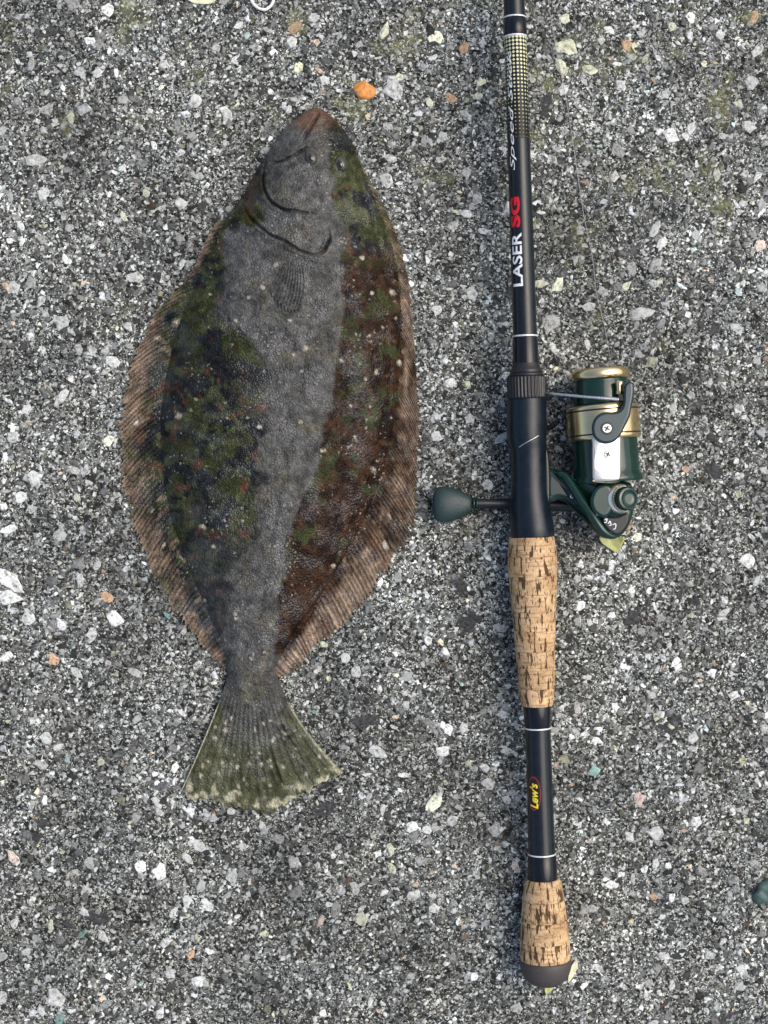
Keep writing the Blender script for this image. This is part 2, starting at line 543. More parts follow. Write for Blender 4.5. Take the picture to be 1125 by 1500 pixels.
# ------------------------------------------------------------------ fish outline (photo pixels)
BY = [158, 162, 168, 178, 190, 205, 235, 265, 285, 300, 320, 340, 380, 420, 460, 500, 540, 600, 660, 720, 770, 820, 870, 920, 960, 985, 1005, 1025, 1045]
BLx = [458, 450, 441, 428, 416, 404, 385, 367, 357, 345, 330, 317, 298, 280, 262, 248, 239, 231, 230, 237, 249, 267, 288, 310, 326, 332, 330, 328, 334]
BRx = [466, 474, 483, 493, 503, 514, 526, 538, 548, 555, 564, 572, 583, 589, 592, 593, 591, 585, 575, 557, 535, 508, 478, 447, 418, 405, 407, 414, 412]
LFy = [326, 345, 365, 400, 425, 445, 480, 510, 545, 585, 630, 680, 710, 745, 785, 815, 850, 890, 925, 955, 980]
LFx = [318, 305, 294, 279, 258, 238, 214, 202, 191, 182, 177, 177, 180, 187, 200, 214, 231, 254, 279, 304, 330]
RFy = [236, 255, 280, 310, 350, 390, 430, 480, 530, 570, 600, 650, 700, 740, 770, 795, 820, 850, 880, 905, 925, 940, 955, 975, 986, 993]
RFx = [527, 537, 552, 566, 583, 594, 601, 606, 609, 612, 613, 612, 611, 608, 604, 595, 578, 557, 533, 511, 491, 473, 456, 438, 424, 408]
TAIL_END = [(266, 1149), (276, 1167), (300, 1170), (322, 1178), (350, 1183), (375, 1188), (392, 1191), (407, 1187), (422, 1176), (440, 1166), (460, 1153), (480, 1142), (503, 1126)]
FISH_OUT = ([(460, 157)] + [(x, y) for x, y in zip(BRx, BY) if 160 < y < 236] + list(zip(RFx, RFy)) + [(425, 1022), (470, 1070)]
            + TAIL_END[::-1] + [(285, 1090), (312, 1020)] + list(zip(LFx, LFy))[::-1] + [(x, y) for x, y in zip(BLx, BY) if 160 < y < 326][::-1])


def body_l(y): return smooth_interp(BY, BLx, y)
def body_r(y): return smooth_interp(BY, BRx, y)


HY = [158, 166, 180, 205, 260, 350, 500, 650, 780, 880, 950, 985, 1010, 1030, 1045]
HZ = [10, 16, 25, 36, 50, 62, 66, 62, 52, 40, 32, 27, 21, 15, 8]

GROOVES = [  # polyline, depth, width, raised lip
    ([(396, 238), (410, 236), (425, 230), (440, 221), (454, 213)], 8, 1.7, 1.0),           # upper jaw bone
    ([(470, 164), (460, 178), (449, 194), (443, 204)], 6, 2.4, 1.5),                        # mouth
    ([(402, 205), (393, 222), (387, 245), (386, 270), (390, 287), (402, 300), (420, 308), (445, 311), (466, 315)], 8, 1.7, 1.4),  # cheek
    ([(352, 292), (368, 322), (384, 336), (402, 348), (424, 358), (445, 369), (462, 373), (476, 366), (483, 350), (482, 332)], 9, 1.8, 2.4),  # gill cover
    ([(358, 262), (372, 252), (388, 240)], 5, 2.6, 1.0),
    ([(318, 330), (300, 370), (282, 410), (266, 448), (255, 480), (247, 520), (243, 560)], 8, 4.0, 1.0),   # body/fin crease on the left
    ([(243, 560), (240, 640), (250, 720), (276, 810), (306, 890), (330, 960)], 1.5, 5.0, 0.3),
    ([(556, 330), (566, 420), (569, 520), (563, 620), (543, 710), (508, 790), (462, 870), (424, 940)], 1.5, 5.0, 0.3),
    ([(440, 376), (452, 400), (452, 440), (446, 520), (432, 620), (410, 720), (392, 820), (378, 920), (370, 1000)], 1.0, 4.0, 0.3),  # lateral line
    ([(530, 780), (490, 850), (440, 915), (412, 965)], 5, 3.0, 1.5),
    ([(520, 250), (536, 290), (548, 330), (558, 370)], 4, 3.0, 1.0),
]
BUMPS = [(421, 268, 34, 5), (448, 338, 30, 5), (455, 232, 12, 5), (499, 240, 14, 6), (425, 215, 16, 3)]


def body_z(x, y):
    l, r = body_l(y), body_r(y)
    u = np.clip((x - (l + r) / 2) / ((r - l) / 2), -1, 1)
    H = smooth_interp(HY, HZ, y)
    z = 5 + (H - 5) * np.clip(1 - np.abs(u) ** 2.2, 0, 1) ** 0.72
    # spine side slightly fuller, soft muscle undulation
    edge = np.clip(1 - np.abs(u), 0, 1)
    soft = sstep(0, 0.15, edge) * sstep(158, 185, y)
    z = z + soft * (vnoise(x, y, 60, 3, 2) - 0.5) * 5 + soft * (vnoise(x, y, 9, 4, 2) - 0.5) * 1.3
    # muscle segments, faint V lines
    mid = (l + r) / 2
    z = z + soft * sstep(400, 480, y) * 0.16 * np.sin((y + np.abs(x - mid) * 0.75) * 2 * math.pi / 15.0)
    for pts, dep, wid, lip in GROOVES:
        P = curve_pts(pts, 30)
        d, f = poly_dist(x + (vnoise(x, y, 13, 33, 3) - .5) * 4, y + (vnoise(x, y, 13, 34, 3) - .5) * 4, P)
        taper = np.clip(np.minimum(f, 1 - f) * 8, 0.15, 1) * (.35 + 1.15 * vnoise(x, y, 24, 35, 2))
        z = z - taper * dep * np.exp(-(d / wid) ** 2) * np.clip(edge * 6, 0.2, 1)
        z = z + taper * lip * np.exp(-((d - 2.4 * wid) / (1.6 * wid)) ** 2) * soft
    head = (1 - sstep(330, 400, y)) * soft
    z = z + head * (np.abs(vnoise(x * .7, y, 16, 36, 4) - .5) - .12) * 5 + soft * (np.abs(vnoise(x, y * .6, 11, 37, 3) - .5) - .12) * .9
    for bx, by, br, bh in BUMPS:
        z = z + bh * np.exp(-((x - bx) ** 2 + (y - by) ** 2) / br ** 2)
    return np.maximum(z, 3.0)


C_GREY = np.array((0.090, 0.089, 0.083)); C_OLIVE = np.array((0.030, 0.035, 0.012)); C_BROWN = np.array((0.032, 0.0140, 0.0065))
C_DARK = np.array((0.008, 0.009, 0.010)); C_FIN = np.array((0.150, 0.106, 0.074)); C_PALE = np.array((0.55, 0.50, 0.40))
C_SLATE = np.array((0.045, 0.046, 0.048)); C_TAIL = np.array((0.070, 0.073, 0.038))
DARKS = [(372, 547, 34, 20, .95), (325, 530, 46, 20, .75), (268, 520, 22, 26, .7), (517, 552, 13, 13, 1), (566, 612, 13, 17, .95),
         (300, 722, 30, 22, .7), (384, 702, 24, 14, .8), (272, 690, 22, 20, .5), (262, 640, 24, 14, .45), (452, 730, 12, 14, .8), (300, 640, 40, 12, .45),
         (345, 330, 9, 16, .9), (372, 285, 12, 20, .5), (280, 560, 26, 12, .5), (470, 440, 14, 10, .45), (330, 860, 16, 12, .5), (345, 930, 14, 12, .5)]
LIGHTS = [(262, 610, 7), (548, 688, 7), (575, 427, 7), (448, 511, 7), (404, 389, 7), (586, 531, 6), (531, 377, 5), (540, 492, 5), (441, 617, 5),
          (500, 529, 5), (380, 625, 4), (362, 612, 3), (258, 472, 6), (230, 495, 6), (570, 755, 7), (488, 830, 6), (565, 800, 6), (297, 772, 7),
          (312, 800, 5), (355, 762, 4), (250, 705, 5), (300, 880, 5), (345, 900, 6), (345, 905, 4), (372, 960, 4), (535, 555, 4), (552, 545, 5),
          (208, 560, 5), (200, 620, 5), (222, 748, 5), (240, 800, 5), (470, 660, 4), (545, 430, 4), (595, 560, 4), (520, 640, 4), (560, 480, 4),
          (330, 590, 4), (280, 600, 3), (410, 560, 3), (425, 470, 4), (345, 470, 4), (365, 435, 4), (340, 505, 3), (305, 480, 3), (385, 420, 4), (430, 520, 3)]


def fish_color(x, y, kind='body'):
    x = np.asarray(x, float); y = np.asarray(y, float)
    wx = x + (vnoise(x, y, 38, 11, 5) - 0.5) * 40 + (vnoise(x, y, 7, 24, 3) - .5) * 16
    wy = y + (vnoise(x, y, 38, 12, 5) - 0.5) * 40 + (vnoise(x, y, 7, 25, 3) - .5) * 16
    lb = np.interp(wy, [150, 178, 205, 225, 320, 340, 470, 500, 560, 700, 790, 850, 960, 1100], [460, 430, 404, 390, 388, 330, 322, 374, 388, 386, 374, 336, 322, 310])
    rb = np.interp(wy, [150, 210, 300, 330, 500, 640, 720, 830, 950, 1000, 1100], [452, 482, 488, 505, 500, 478, 450, 416, 402, 440, 440])
    gl = sstep(-7, 7, wx - lb); gr_ = sstep(-4, 4, rb - (x + (vnoise(x, y, 38, 11, 5) - .5) * 20 + (vnoise(x, y, 7, 24, 3) - .5) * 9))
    grey = (gl * gr_)[..., None]
    left = (1 - gl)[..., None]; right = ((1 - gr_) * gl)[..., None]
    n2 = vnoise(x, y, 30, 14, 3)[..., None]
    slate = sstep(0.5, 0.66, vnoise(x, y, 70, 15, 3))[..., None]
    cl = C_OLIVE * (1 - slate * .75) + C_SLATE * slate * .75
    mot = sstep(.44, .53, vnoise(x, y, 26, 26, 5))[..., None]        # sharp near-black and green mottling
    mot2 = sstep(.55, .62, vnoise(x, y, 13, 27, 4))[..., None]
    cl = C_DARK * 1.5 * (1 - mot) + cl * mot
    cl = cl * (1 - mot2 * .8) + np.array((0.056, 0.062, 0.025)) * mot2 * .8
    rust = sstep(.68, .74, vnoise(x, y, 17, 28, 3))[..., None]
    cl = cl * (1 - rust * .8) + np.array((0.085, 0.035, 0.018)) * rust * .8
    # the head's right flank and the shoulder are greenish, the rest of the right flank brown
    hg = (1 - sstep(350, 400, wy))[..., None]
    og = sstep(0.55, 0.63, vnoise(x, y, 34, 16, 4))[..., None]
    cr = C_BROWN * (1 - og) + (C_OLIVE * 1.15) * og
    bm1 = sstep(.47, .56, vnoise(x * 1.6, y, 30, 29, 5))[..., None]
    bm2 = sstep(.56, .63, vnoise(x, y, 9, 30, 4))[..., None]
    cr = np.array((0.016, 0.007, 0.003)) * (1 - bm1) + cr * bm1
    cr = cr * (1 - bm2 * .7) + np.array((0.058, 0.028, 0.014)) * bm2 * .7
    hd = C_OLIVE * 1.2 * mot + C_DARK * 1.6 * (1 - mot)
    hd = hd * (1 - rust) + np.array((0.080, 0.038, 0.020)) * rust
    hd = hd * (1 - mot2 * .6) + np.array((0.075, 0.080, 0.036)) * mot2 * .6
    cr = cr * (1 - hg) + hd * hg
    cg = C_GREY * (0.82 + 0.36 * n2)
    warm = sstep(0.6, 0.75, vnoise(x, y, 26, 17, 3))[..., None]
    cg = cg * (1 - .6 * warm) + (C_GREY * np.array((1.1, 1.0, .72))) * .6 * warm
    frk = sstep(.57, .64, vnoise(x, y, 15, 51, 4))[..., None]
    cg = cg * (1 - .22 * frk)
    vein = sstep(.035, .0, np.abs(vnoise(x * 1.5, y * .55, 30, 52, 3) - .5))[..., None]
    cg = cg * (1 + .16 * vein)
    col = cl * left + cg * grey + cr * right
    # slate patches low on the left flank
    low = (sstep(760, 830, wy) * sstep(255, 285, wx))[..., None] * left
    col = col * (1 - .6 * low) + C_SLATE * 1.2 * .6 * low
    if kind == 'fin':
        f = (0.25 + 0.75 * sstep(0.40, 0.52, vnoise(x, y, 34, 18, 5)))[..., None]
        up = (1 - sstep(330, 440, y))[..., None] * (x > 450)[..., None]
        col = col * (1 - f) + C_FIN * f
        col = col * (1 - .6 * up) + C_OLIVE * 1.2 * .6 * up
    if kind == 'tail':
        t = sstep(990, 1050, wy)[..., None]
        col = col * (1 - t) + C_TAIL * t * (0.8 + .4 * n2)
        core = (sstep(62, 34, np.abs(wx - (365 + (y - 1000) * 0.28))) * (1 - sstep(1050, 1150, wy)))[..., None]
        col = col * (1 - .85 * core) + C_GREY * .8 * .85 * core
    if kind == 'body':   # brown snout and throat
        sn = (1 - sstep(172, 200, wy))[..., None]
        col = col * (1 - .8 * sn) + np.array((0.15, 0.085, 0.055)) * .8 * sn
        d = np.hypot((wx - 366) / 16, (wy - 285) / 34)
        th = (1 - sstep(.6, 1.2, d))[..., None]
        col = col * (1 - .7 * th) + np.array((0.065, 0.030, 0.014)) * .7 * th
        tl = (sstep(985, 1035, wy))[..., None]
        col = col * (1 - .6 * tl) + C_TAIL * .6 * tl
    for dx, dy, rx, ry, a in DARKS:
        d = np.hypot((wx * .5 + x * .5 - dx) / rx, (wy * .5 + y * .5 - dy) / ry)
        k = (a * (1 - sstep(0.45, 1.15, d)))[..., None] * (0.6 + 0.5 * vnoise(x, y, 7, 21, 2)[..., None])
        k = np.clip(k, 0, 1)
        col = col * (1 - k) + C_DARK * k
    m = vnoise(x, y, 11, 19, 3)[..., None]
    col = col * (0.35 + 1.3 * m) * (0.8 + .4 * vnoise(x, y, 3.2, 23, 2)[..., None])
    fr = np.random.default_rng(5)
    spots = LIGHTS + [(fr.uniform(190, 600), fr.uniform(400, 980), fr.uniform(1.2, 2.6)) for _ in range(90)]
    if kind == 'tail':
        spots = [(fr.uniform(275, 490), fr.uniform(1050, 1175), fr.uniform(2.6, 5.6)) for _ in range(64)]
    wob = (vnoise(x, y, 4.5, 22, 3) - .5) * 7
    for sx, sy, sr in spots:
        near = (np.abs(x - sx) < 14) & (np.abs(y - sy) < 14)
        if not near.any():
            continue
        d = np.hypot(x - sx, y - sy) + wob
        k = np.where(near, (0.8 if sr > 3 else 0.55) * (1 - sstep(sr * 0.1, sr * 0.85, d)), 0)[..., None]
        col = col * (1 - k) + C_PALE * k
    return np.clip(col, 0.004, 0.9)


# ------------------------------------------------------------------ ground: asphalt sheet, crushed stone
ROD_A = (753.0, 0.0); ROD_SL = 47.0 / 1440.0
def rod_x(y): return 753.0 + ROD_SL * np.asarray(y, float)
def rod_z(y): return 38.5 + (1440.0 - np.asarray(y, float)) * 0.0215

gm = mesh_from('ground', np.array([(-4, -4, 0), (4, -4, 0), (4, 4, 0), (-4, 4, 0)], float), np.array([[0, 1, 2, 3]]), False)
ground = obj('ground', gm, M['asphalt'])
ground['kind'] = 'structure'
ground['label'] = 'rough grey asphalt set with pale crushed stone'

TARS = [(693, 912, 22, 16), (205, 362, 15, 13), (930, 906, 16, 12), (470, 1186, 20, 12), (147, 1350, 24, 14), (385, 130, 10, 9), (70, 45, 16, 12),
        (800, 160, 12, 22), (640, 60, 14, 12), (1040, 690, 18, 12), (60, 1210, 16, 10), (980, 1060, 20, 14), (540, 1060, 24, 14), (1000, 1400, 14, 10), (90, 470, 14, 10), (680, 860, 18, 14)]


def tone_rand(n, r):
    """reflectance of crushed stone pieces: mostly mid grey, some dark, some near white, few coloured"""
    t = r.random(n)
    v = np.interp(t, [0, .2, .45, .72, .9, 1], [.018, .075, .2, .4, .62, .82])
    c = np.stack([v, v, v], 1)
    c *= 1 + (r.random((n, 1)) - .5) * np.array([[.07, 0, -.08]])
    k = r.random(n)
    c[k < .02] *= (1.25, 0.92, 0.68)
    c[(k >= .02) & (k < .05)] *= (1.04, 1.05, 0.74)
    c[(k >= .05) & (k < .06)] *= (.82, 1.0, .97)
    return np.clip(c, .02, .8)


# x, y, radius, tone, tint  (w white, y yellowish, o rusty, t teal, p pinkish)
SEEN = [(157, 14, 11, .8, 'w'), (131, 60, 8, .8, 'w'), (144, 106, 8, .65, 'w'), (170, 106, 7, .75, 'w'), (225, 213, 8, .8, 'w'), (53, 235, 15, .5, 'w'),
        (180, 246, 6, .6, 'w'), (80, 180, 8, .5, 'w'), (46, 94, 12, .45, 'w'), (286, 147, 11, .42, 'w'), (69, 162, 11, .4, 'w'), (64, 284, 10, .5, 'w'),
        (265, 297, 10, .55, 'w'), (345, 87, 9, .5, 'w'), (214, 282, 6, .6, 'y'), (103, 172, 7, .6, 'y'), (98, 381, 9, .7, 'w'), (90, 581, 15, .5, 'w'),
        (165, 530, 11, .6, 'w'), (160, 645, 10, .68, 'y'), (181, 318, 7, .65, 'y'), (14, 852, 20, .62, 'w'), (12, 876, 17, .6, 'w'), (12, 775, 10, .7, 'w'), (88, 783, 11, .6, 'w'),
        (30, 729, 11, .6, 'w'), (52, 700, 11, .6, 'w'), (135, 928, 11, .6, 'w'), (168, 905, 12, .68, 'w'), (8, 962, 10, .7, 'w'), (198, 984, 11, .6, 'w'), (40, 906, 10, .55, 'w'),
        (142, 828, 9, .5, 'w'), (245, 902, 8, .5, 't'), (78, 967, 9, .55, 'o'), (112, 985, 12, .4, 'w'), (715, 711, 9, .78, 'w'), (740, 550, 8, .78, 'w'), (784, 553, 6, .75, 'w'),
        (822, 627, 4, .75, 'w'), (735, 642, 13, .6, 'w'), (640, 640, 9, .6, 'w'), (636, 660, 10, .5, 'w'), (892, 44, 8, .78, 'w'), (830, 68, 15, .6, 'y'), (822, 98, 13, .55, 'y'),
        (864, 102, 13, .5, 'y'), (828, 27, 9, .6, 'y'), (945, 86, 10, .5, 'y'), (985, 40, 8, .6, 'y'), (1010, 53, 8, .7, 'w'), (920, 66, 8, .45, 'o'), (984, 199, 12, .55, 'w'), (900, 258, 8, .6, 'w'),
        (1105, 25, 12, .5, 'o'), (1110, 75, 13, .5, 'w'), (1100, 122, 12, .55, 'w'), (1082, 152, 8, .6, 'y'), (1098, 185, 12, .5, 'w'), (1060, 200, 7, .6, 'w'), (1110, 258, 9, .6, 'w'),
        (850, 337, 9, .6, 'w'), (960, 388, 18, .45, 'w'), (957, 416, 10, .6, 'w'), (917, 420, 9, .7, 'y'), (818, 418, 10, .7, 'y'), (792, 416, 9, .55, 'y'), (960, 336, 11, .55, 'w'), (970, 356, 9, .5, 'w'),
        (806, 474, 14, .42, 'w'), (940, 460, 15, .45, 'w'), (810, 510, 9, .5, 'w'), (956, 530, 12, .45, 'y'), (860, 505, 7, .5, 'w'), (566, 265, 13, .5, 'w'), (572, 232, 10, .6, 'w'), (535, 95, 1, .5, 'w'),
        (565, 45, 12, .62, 'y'), (575, 130, 16, .5, 'w'), (585, 113, 9, .6, 'y'), (637, 55, 11, .6, 'y'), (700, 141, 8, .6, 'y'), (628, 150, 8, .65, 'y'), (660, 145, 10, .42, 'o'), (680, 70, 8, .4, 'o'),
        (428, 60, 9, .6, 'w'), (475, 117, 10, .5, 'w'), (422, 160, 6, .75, 'w'), (472, 135, 6, .3, 'p'), (432, 40, 10, .4, 'o'), (460, 25, 10, .5, 'w'),
        (636, 1176, 17, .72, 'y'), (655, 1066, 10, .78, 'w'), (648, 1100, 11, .62, 'w'), (680, 1066, 8, .6, 'w'), (592, 1136, 9, .65, 'w'), (553, 1101, 13, .5, 'w'), (556, 1010, 9, .6, 'w'), (522, 985, 9, .5, 'w'),
        (506, 965, 9, .6, 'w'), (595, 1034, 8, .5, 'w'), (741, 1100, 8, .6, 'w'), (603, 1212, 11, .55, 'w'), (560, 1185, 9, .5, 'w'), (572, 1243, 9, .5, 'y'), (627, 1215, 9, .5, 'w'),
        (1094, 821, 13, .62, 'w'), (925, 866, 8, .55, 'w'), (990, 970, 8, .7, 'w'), (1013, 902, 8, .5, 'y'), (981, 945, 6, .7, 'w'), (942, 1004, 6, .7, 'w'), (1060, 900, 10, .5, 'w'), (1110, 850, 10, .45, 'w'),
        (1075, 1018, 9, .6, 'w'), (874, 1085, 8, .7, 'w'), (984, 1066, 8, .55, 'y'), (878, 1068, 5, .7, 'w'), (870, 1130, 10, .5, 't'), (937, 1170, 10, .55, 'p'), (1015, 1080, 9, .55, 'w'), (902, 1035, 8, .6, 'w'),
        (755, 1271, 10, .6, 'p'), (635, 1330, 9, .65, 'w'), (960, 1220, 14, .5, 'w'), (1020, 1203, 12, .6, 'w'), (893, 1296, 8, .6, 'w'), (1120, 690, 9, .55, 'w'), (1113, 360, 10, .45, 'p'),
        (20, 1256, 12, .68, 'p'), (141, 1245, 7, .68, 'w'), (206, 1268, 11, .75, 'w'), (107, 1278, 9, .55, 'w'), (233, 1277, 12, .65, 'w'), (132, 1265, 9, .5, 'w'), (274, 1258, 11, .5, 'w'), (290, 1238, 12, .55, 'w'),
        (20, 1352, 10, .6, 'w'), (74, 1357, 10, .65, 'y'), (242, 1381, 10, .62, 'w'), (250, 1426, 11, .55, 'w'), (80, 1463, 13, .5, 'w'), (150, 1373, 11, .6, 'w'), (275, 1320, 9, .5, 'w'), (253, 1337, 9, .5, 'w'),
        (280, 1398, 8, .45, 'o'), (159, 1430, 6, .7, 'w'), (60, 1480, 12, .45, 'w'), (235, 1485, 11, .5, 'w'), (290, 1437, 12, .6, 'w'), (120, 1368, 8, .35, 't'), (88, 1493, 9, .35, 't'),
        (257, 1125, 10, .8, 'y'), (340, 1284, 12, .5, 'w'), (303, 1327, 9, .55, 'w'), (68, 1082, 11, .5, 'w'), (85, 1095, 9, .5, 'w'), (60, 1120, 9, .5, 'w'), (148, 1116, 8, .5, 'y'), (230, 1175, 9, .5, 'w'),
        (460, 1043, 7, .45, 't'), (474, 944, 10, .62, 'y'), (355, 1240, 8, .5, 'w'), (430, 1262, 9, .5, 'w'), (520, 1300, 9, .5, 'w'), (470, 1350, 8, .45, 'p'), (1105, 1265, 13, .4, 'w'), (1040, 1400, 9, .5, 'w'),
        (30, 330, 9, .5, 'w'), (20, 420, 10, .5, 'w'), (60, 440, 10, .45, 'w'), (115, 512, 9, .5, 'w'), (40, 600, 10, .5, 'w'), (20, 640, 9, .55, 'w'), (110, 690, 10, .5, 'w'), (640, 455, 8, .6, 'w'),
        (665, 330, 9, .5, 'w'), (700, 290, 9, .5, 'w'), (650, 200, 9, .5, 'w'), (690, 430, 11, .45, 'w'), (660, 560, 9, .5, 'w'), (985, 600, 10, .45, 'w'), (1040, 560, 9, .5, 'w'), (1080, 480, 10, .5, 'w')]
TINT = {'w': (1, 1, .985), 'y': (1.0, 1.0, .78), 'o': (1.05, .68, .45), 't': (.62, .95, .88), 'p': (1.08, .86, .76)}
rs = np.random.default_rng(77)
stones = [(x, y, r * 1.1, v, k) for x, y, r, v, k in SEEN if r > 3]
while len(stones) < 298:
    x, y = rs.uniform(-20, 1145), rs.uniform(-20, 1520)
    if in_poly(np.array([x]), np.array([y]), FISH_OUT)[0] or abs(x - rod_x(y)) < 30:
        continue
    if any((x - s[0]) ** 2 + (y - s[1]) ** 2 < (s[2] + 13) ** 2 for s in stones):
        continue
    stones.append((x, y, rs.uniform(6.5, 11.5), rs.uniform(.25, .6), 'w' if rs.random() < .9 else rs.choice(list('yop'))))
STX = np.array([(q[0], q[1], q[2]) for q in stones])


def chips(n, rmin, rmax, power, seed, hk=0.34, bright=1.0):
    r = np.random.default_rng(seed)
    x = r.uniform(-110, 1235, n); y = r.uniform(-120, 1620, n)
    rad = rmin + (rmax - rmin) * r.random(n) ** power
    keep = ~in_poly(x, y, FISH_OUT) | (rad < 1.9)
    dens = vnoise(x, y, 130, 31, 3)
    keep &= r.random(n) < np.clip(0.35 + 1.35 * dens, 0, 1)
    for tx, ty, ta, tb in TARS:
        keep &= ~((np.hypot((x - tx) / ta, (y - ty) / tb) < 1) & (r.random(n) < .5))
    for sx, sy, sr in STX:
        keep &= (x - sx) ** 2 + (y - sy) ** 2 > (sr * .85) ** 2
    x, y, rad = x[keep], y[keep], rad[keep]
    n = len(x); K = 6
    ang = (np.arange(K)[None] + r.uniform(-.36, .36, (n, K))) * 2 * math.pi / K + r.uniform(0, 6.3, (n, 1))
    rr = rad[:, None] * r.uniform(.5, 1.3, (n, K))
    el = r.uniform(.34, 1.0, (n, 1)); th = r.uniform(0, math.pi, (n, 1))
    ox = np.cos(ang) * rr; oy = np.sin(ang) * rr * el
    px = ox * np.cos(th) - oy * np.sin(th); py = ox * np.sin(th) + oy * np.cos(th)
    h = np.minimum(rad * r.uniform(.08, hk, n), 1.6)
    tx = r.normal(0, .14, (n, 1)); ty = r.normal(0, .14, (n, 1))
    ins = r.uniform(.62, .84, (n, K))
    out = W(x[:, None] + px, y[:, None] + py, np.full((n, K), -.6))
    tz = h[:, None] + (px * tx + py * ty) * ins + r.uniform(-.12, .12, (n, K)) * rad[:, None]
    top = W(x[:, None] + px * ins, y[:, None] + py * ins, np.maximum(tz, .3))
    V = np.concatenate([out, top], 1).reshape(-1, 3)
    b = (np.arange(n) * 2 * K)[:, None, None]
    k = np.arange(K); k2 = (k + 1) % K
    side = np.stack([k, K + k, K + k2, k2], 1)[None] + b          # seen from above the y axis is flipped
    fan = np.stack([np.full(K - 2, K), K + np.arange(2, K), K + np.arange(1, K - 1)], 1)[None] + b
    col = np.repeat(tone_rand(n, r) * bright, 2 * K, 0)
    return V, side.reshape(-1, 4), fan.reshape(-1, 3), col


parts = [chips(50000, 1.2, 3.2, 1.3, 101), chips(15000, 2.8, 6.4, 1.4, 102, .34, 1.15), chips(3800, 5.0, 10.5, 1.7, 103, .26, 1.1)]
Vs, Qs, Ts, Cs, off = [], [], [], [], 0
for v, q, t, c in parts:
    Vs.append(v); Qs.append(q + off); Ts.append(t + off); Cs.append(c); off += len(v)
am = mesh_from('aggregate', np.concatenate(Vs), [np.concatenate(Qs), np.concatenate(Ts)], False)
point_color(am, 'tone', np.concatenate(Cs))
agg = obj('aggregate', am, M['chip'], ground)
agg['kind'] = 'stuff'

# larger stones, each one its own piece of the ground
def stone_mesh(i):
    r = np.random.default_rng(900 + i)
    K = int(r.integers(7, 10))
    ang = (np.arange(K) + r.uniform(-.33, .33, K)) * 2 * math.pi / K
    rr = r.uniform(.6, 1.22, K)
    el = r.uniform(.5, 1.0)
    x, y = np.cos(ang) * rr, np.sin(ang) * rr * el
    tilt = r.normal(0, .1, 2)
    rings = [(1.0, -.15), (.93, .12), (.70, .24)]
    V = []
    for s, z in rings:
        for a, b in zip(x, y):
            V.append((a * s * r.uniform(.96, 1.03), b * s * r.uniform(.96, 1.03), z + (a * tilt[0] + b * tilt[1]) * (1 if z > 0 else 0) + (r.uniform(-.035, .035) if z > 0 else 0)))
    V.append((r.uniform(-.15, .15), r.uniform(-.15, .15), .27))
    Q = []; T = []
    for k in range(2):
        for j in range(K):
            j2 = (j + 1) % K
            Q.append((k * K + j, k * K + j2, (k + 1) * K + j2, (k + 1) * K + j))
    for j in range(K):
        T.append((2 * K + j, 2 * K + (j + 1) % K, 3 * K))
    me = mesh_from('stone', np.array(V), [np.array(Q), np.array(T)], False)
    me.materials.append(M['stone'])
    return me


smeshes = [stone_mesh(i) for i in range(22)]
for i, (x, y, r, v, k) in enumerate(stones):
    o = bpy.data.objects.new('stone', smeshes[int(rs.integers(len(smeshes)))])
    COL.objects.link(o)
    o.parent = ground
    o.location = Vector(W(x, y, 0.0))
    r = r * rs.uniform(.9, 1.08) * S
    o.scale = (r * rs.uniform(.95, 1.2), r * rs.uniform(.85, 1.05), r * rs.uniform(.28, .5))
    o.rotation_euler = (0, 0, rs.uniform(0, 6.28))
    t = TINT[k]
    v = v * rs.uniform(.95, 1.3)
    o.color = (min(.85, v * t[0]), min(.85, v * t[1]), min(.85, v * t[2]), 1)


def blob(name, cx, cy, ra, rb, h, mat, parent, seed, rot=0.0, rough=.16, rim=0.2, n=40, rings=10, z0=-.4):
    """low domed, uneven piece"""
    r = np.random.default_rng(seed)
    ph = r.uniform(0, 6.28, 6)
    th = np.arange(n) * 2 * math.pi / n
    rad = 1 + sum(rough / (k + 1) * np.sin((k + 1) * th + ph[k]) for k in range(6))
    V = []
    for j in range(rings):
        s = 1 - j / rings
        z = z0 + (h - z0) * (1 - s ** 2.4) ** .55
        X = np.cos(th) * rad * s * ra; Y = np.sin(th) * rad * s * rb
        xx = cx + X * math.cos(rot) - Y * math.sin(rot); yy = cy + X * math.sin(rot) + Y * math.cos(rot)
        zz = z + (vnoise(xx, yy, max(3, ra * .5), seed % 50, 2) - .5) * h * rim * (0 if j == 0 else 1)
        V.append(W(xx, yy, zz))
    V.append(W(np.array([cx]), np.array([cy]), np.array([h])))
    V = np.concatenate(V)
    F = grid_faces(rings, n, 0, True)[:, ::-1]
    last = (rings - 1) * n
    T = np.array([(last + k, len(V) - 1, last + (k + 1) % n) for k in range(n)])
    me = mesh_from(name, V, [F[:, ::-1], T[:, ::-1]], True)
    bm = bmesh.new(); bm.from_mesh(me); bmesh.ops.recalc_face_normals(bm, faces=bm.faces); bm.to_mesh(me); bm.free()
    return obj(name, me, mat, parent)


for i, (x, y, a, b) in enumerate(TARS):
    blob('tar_spot', x, y, a * .8, b * .8, .8, M['tar'], ground, 300 + i, rough=.5, rim=1.2)
blob('tar_spot', 1068, 1490, 34, 7, 1.2, M['tar'], ground, 340, rot=-.28, rough=.35, rim=.9)

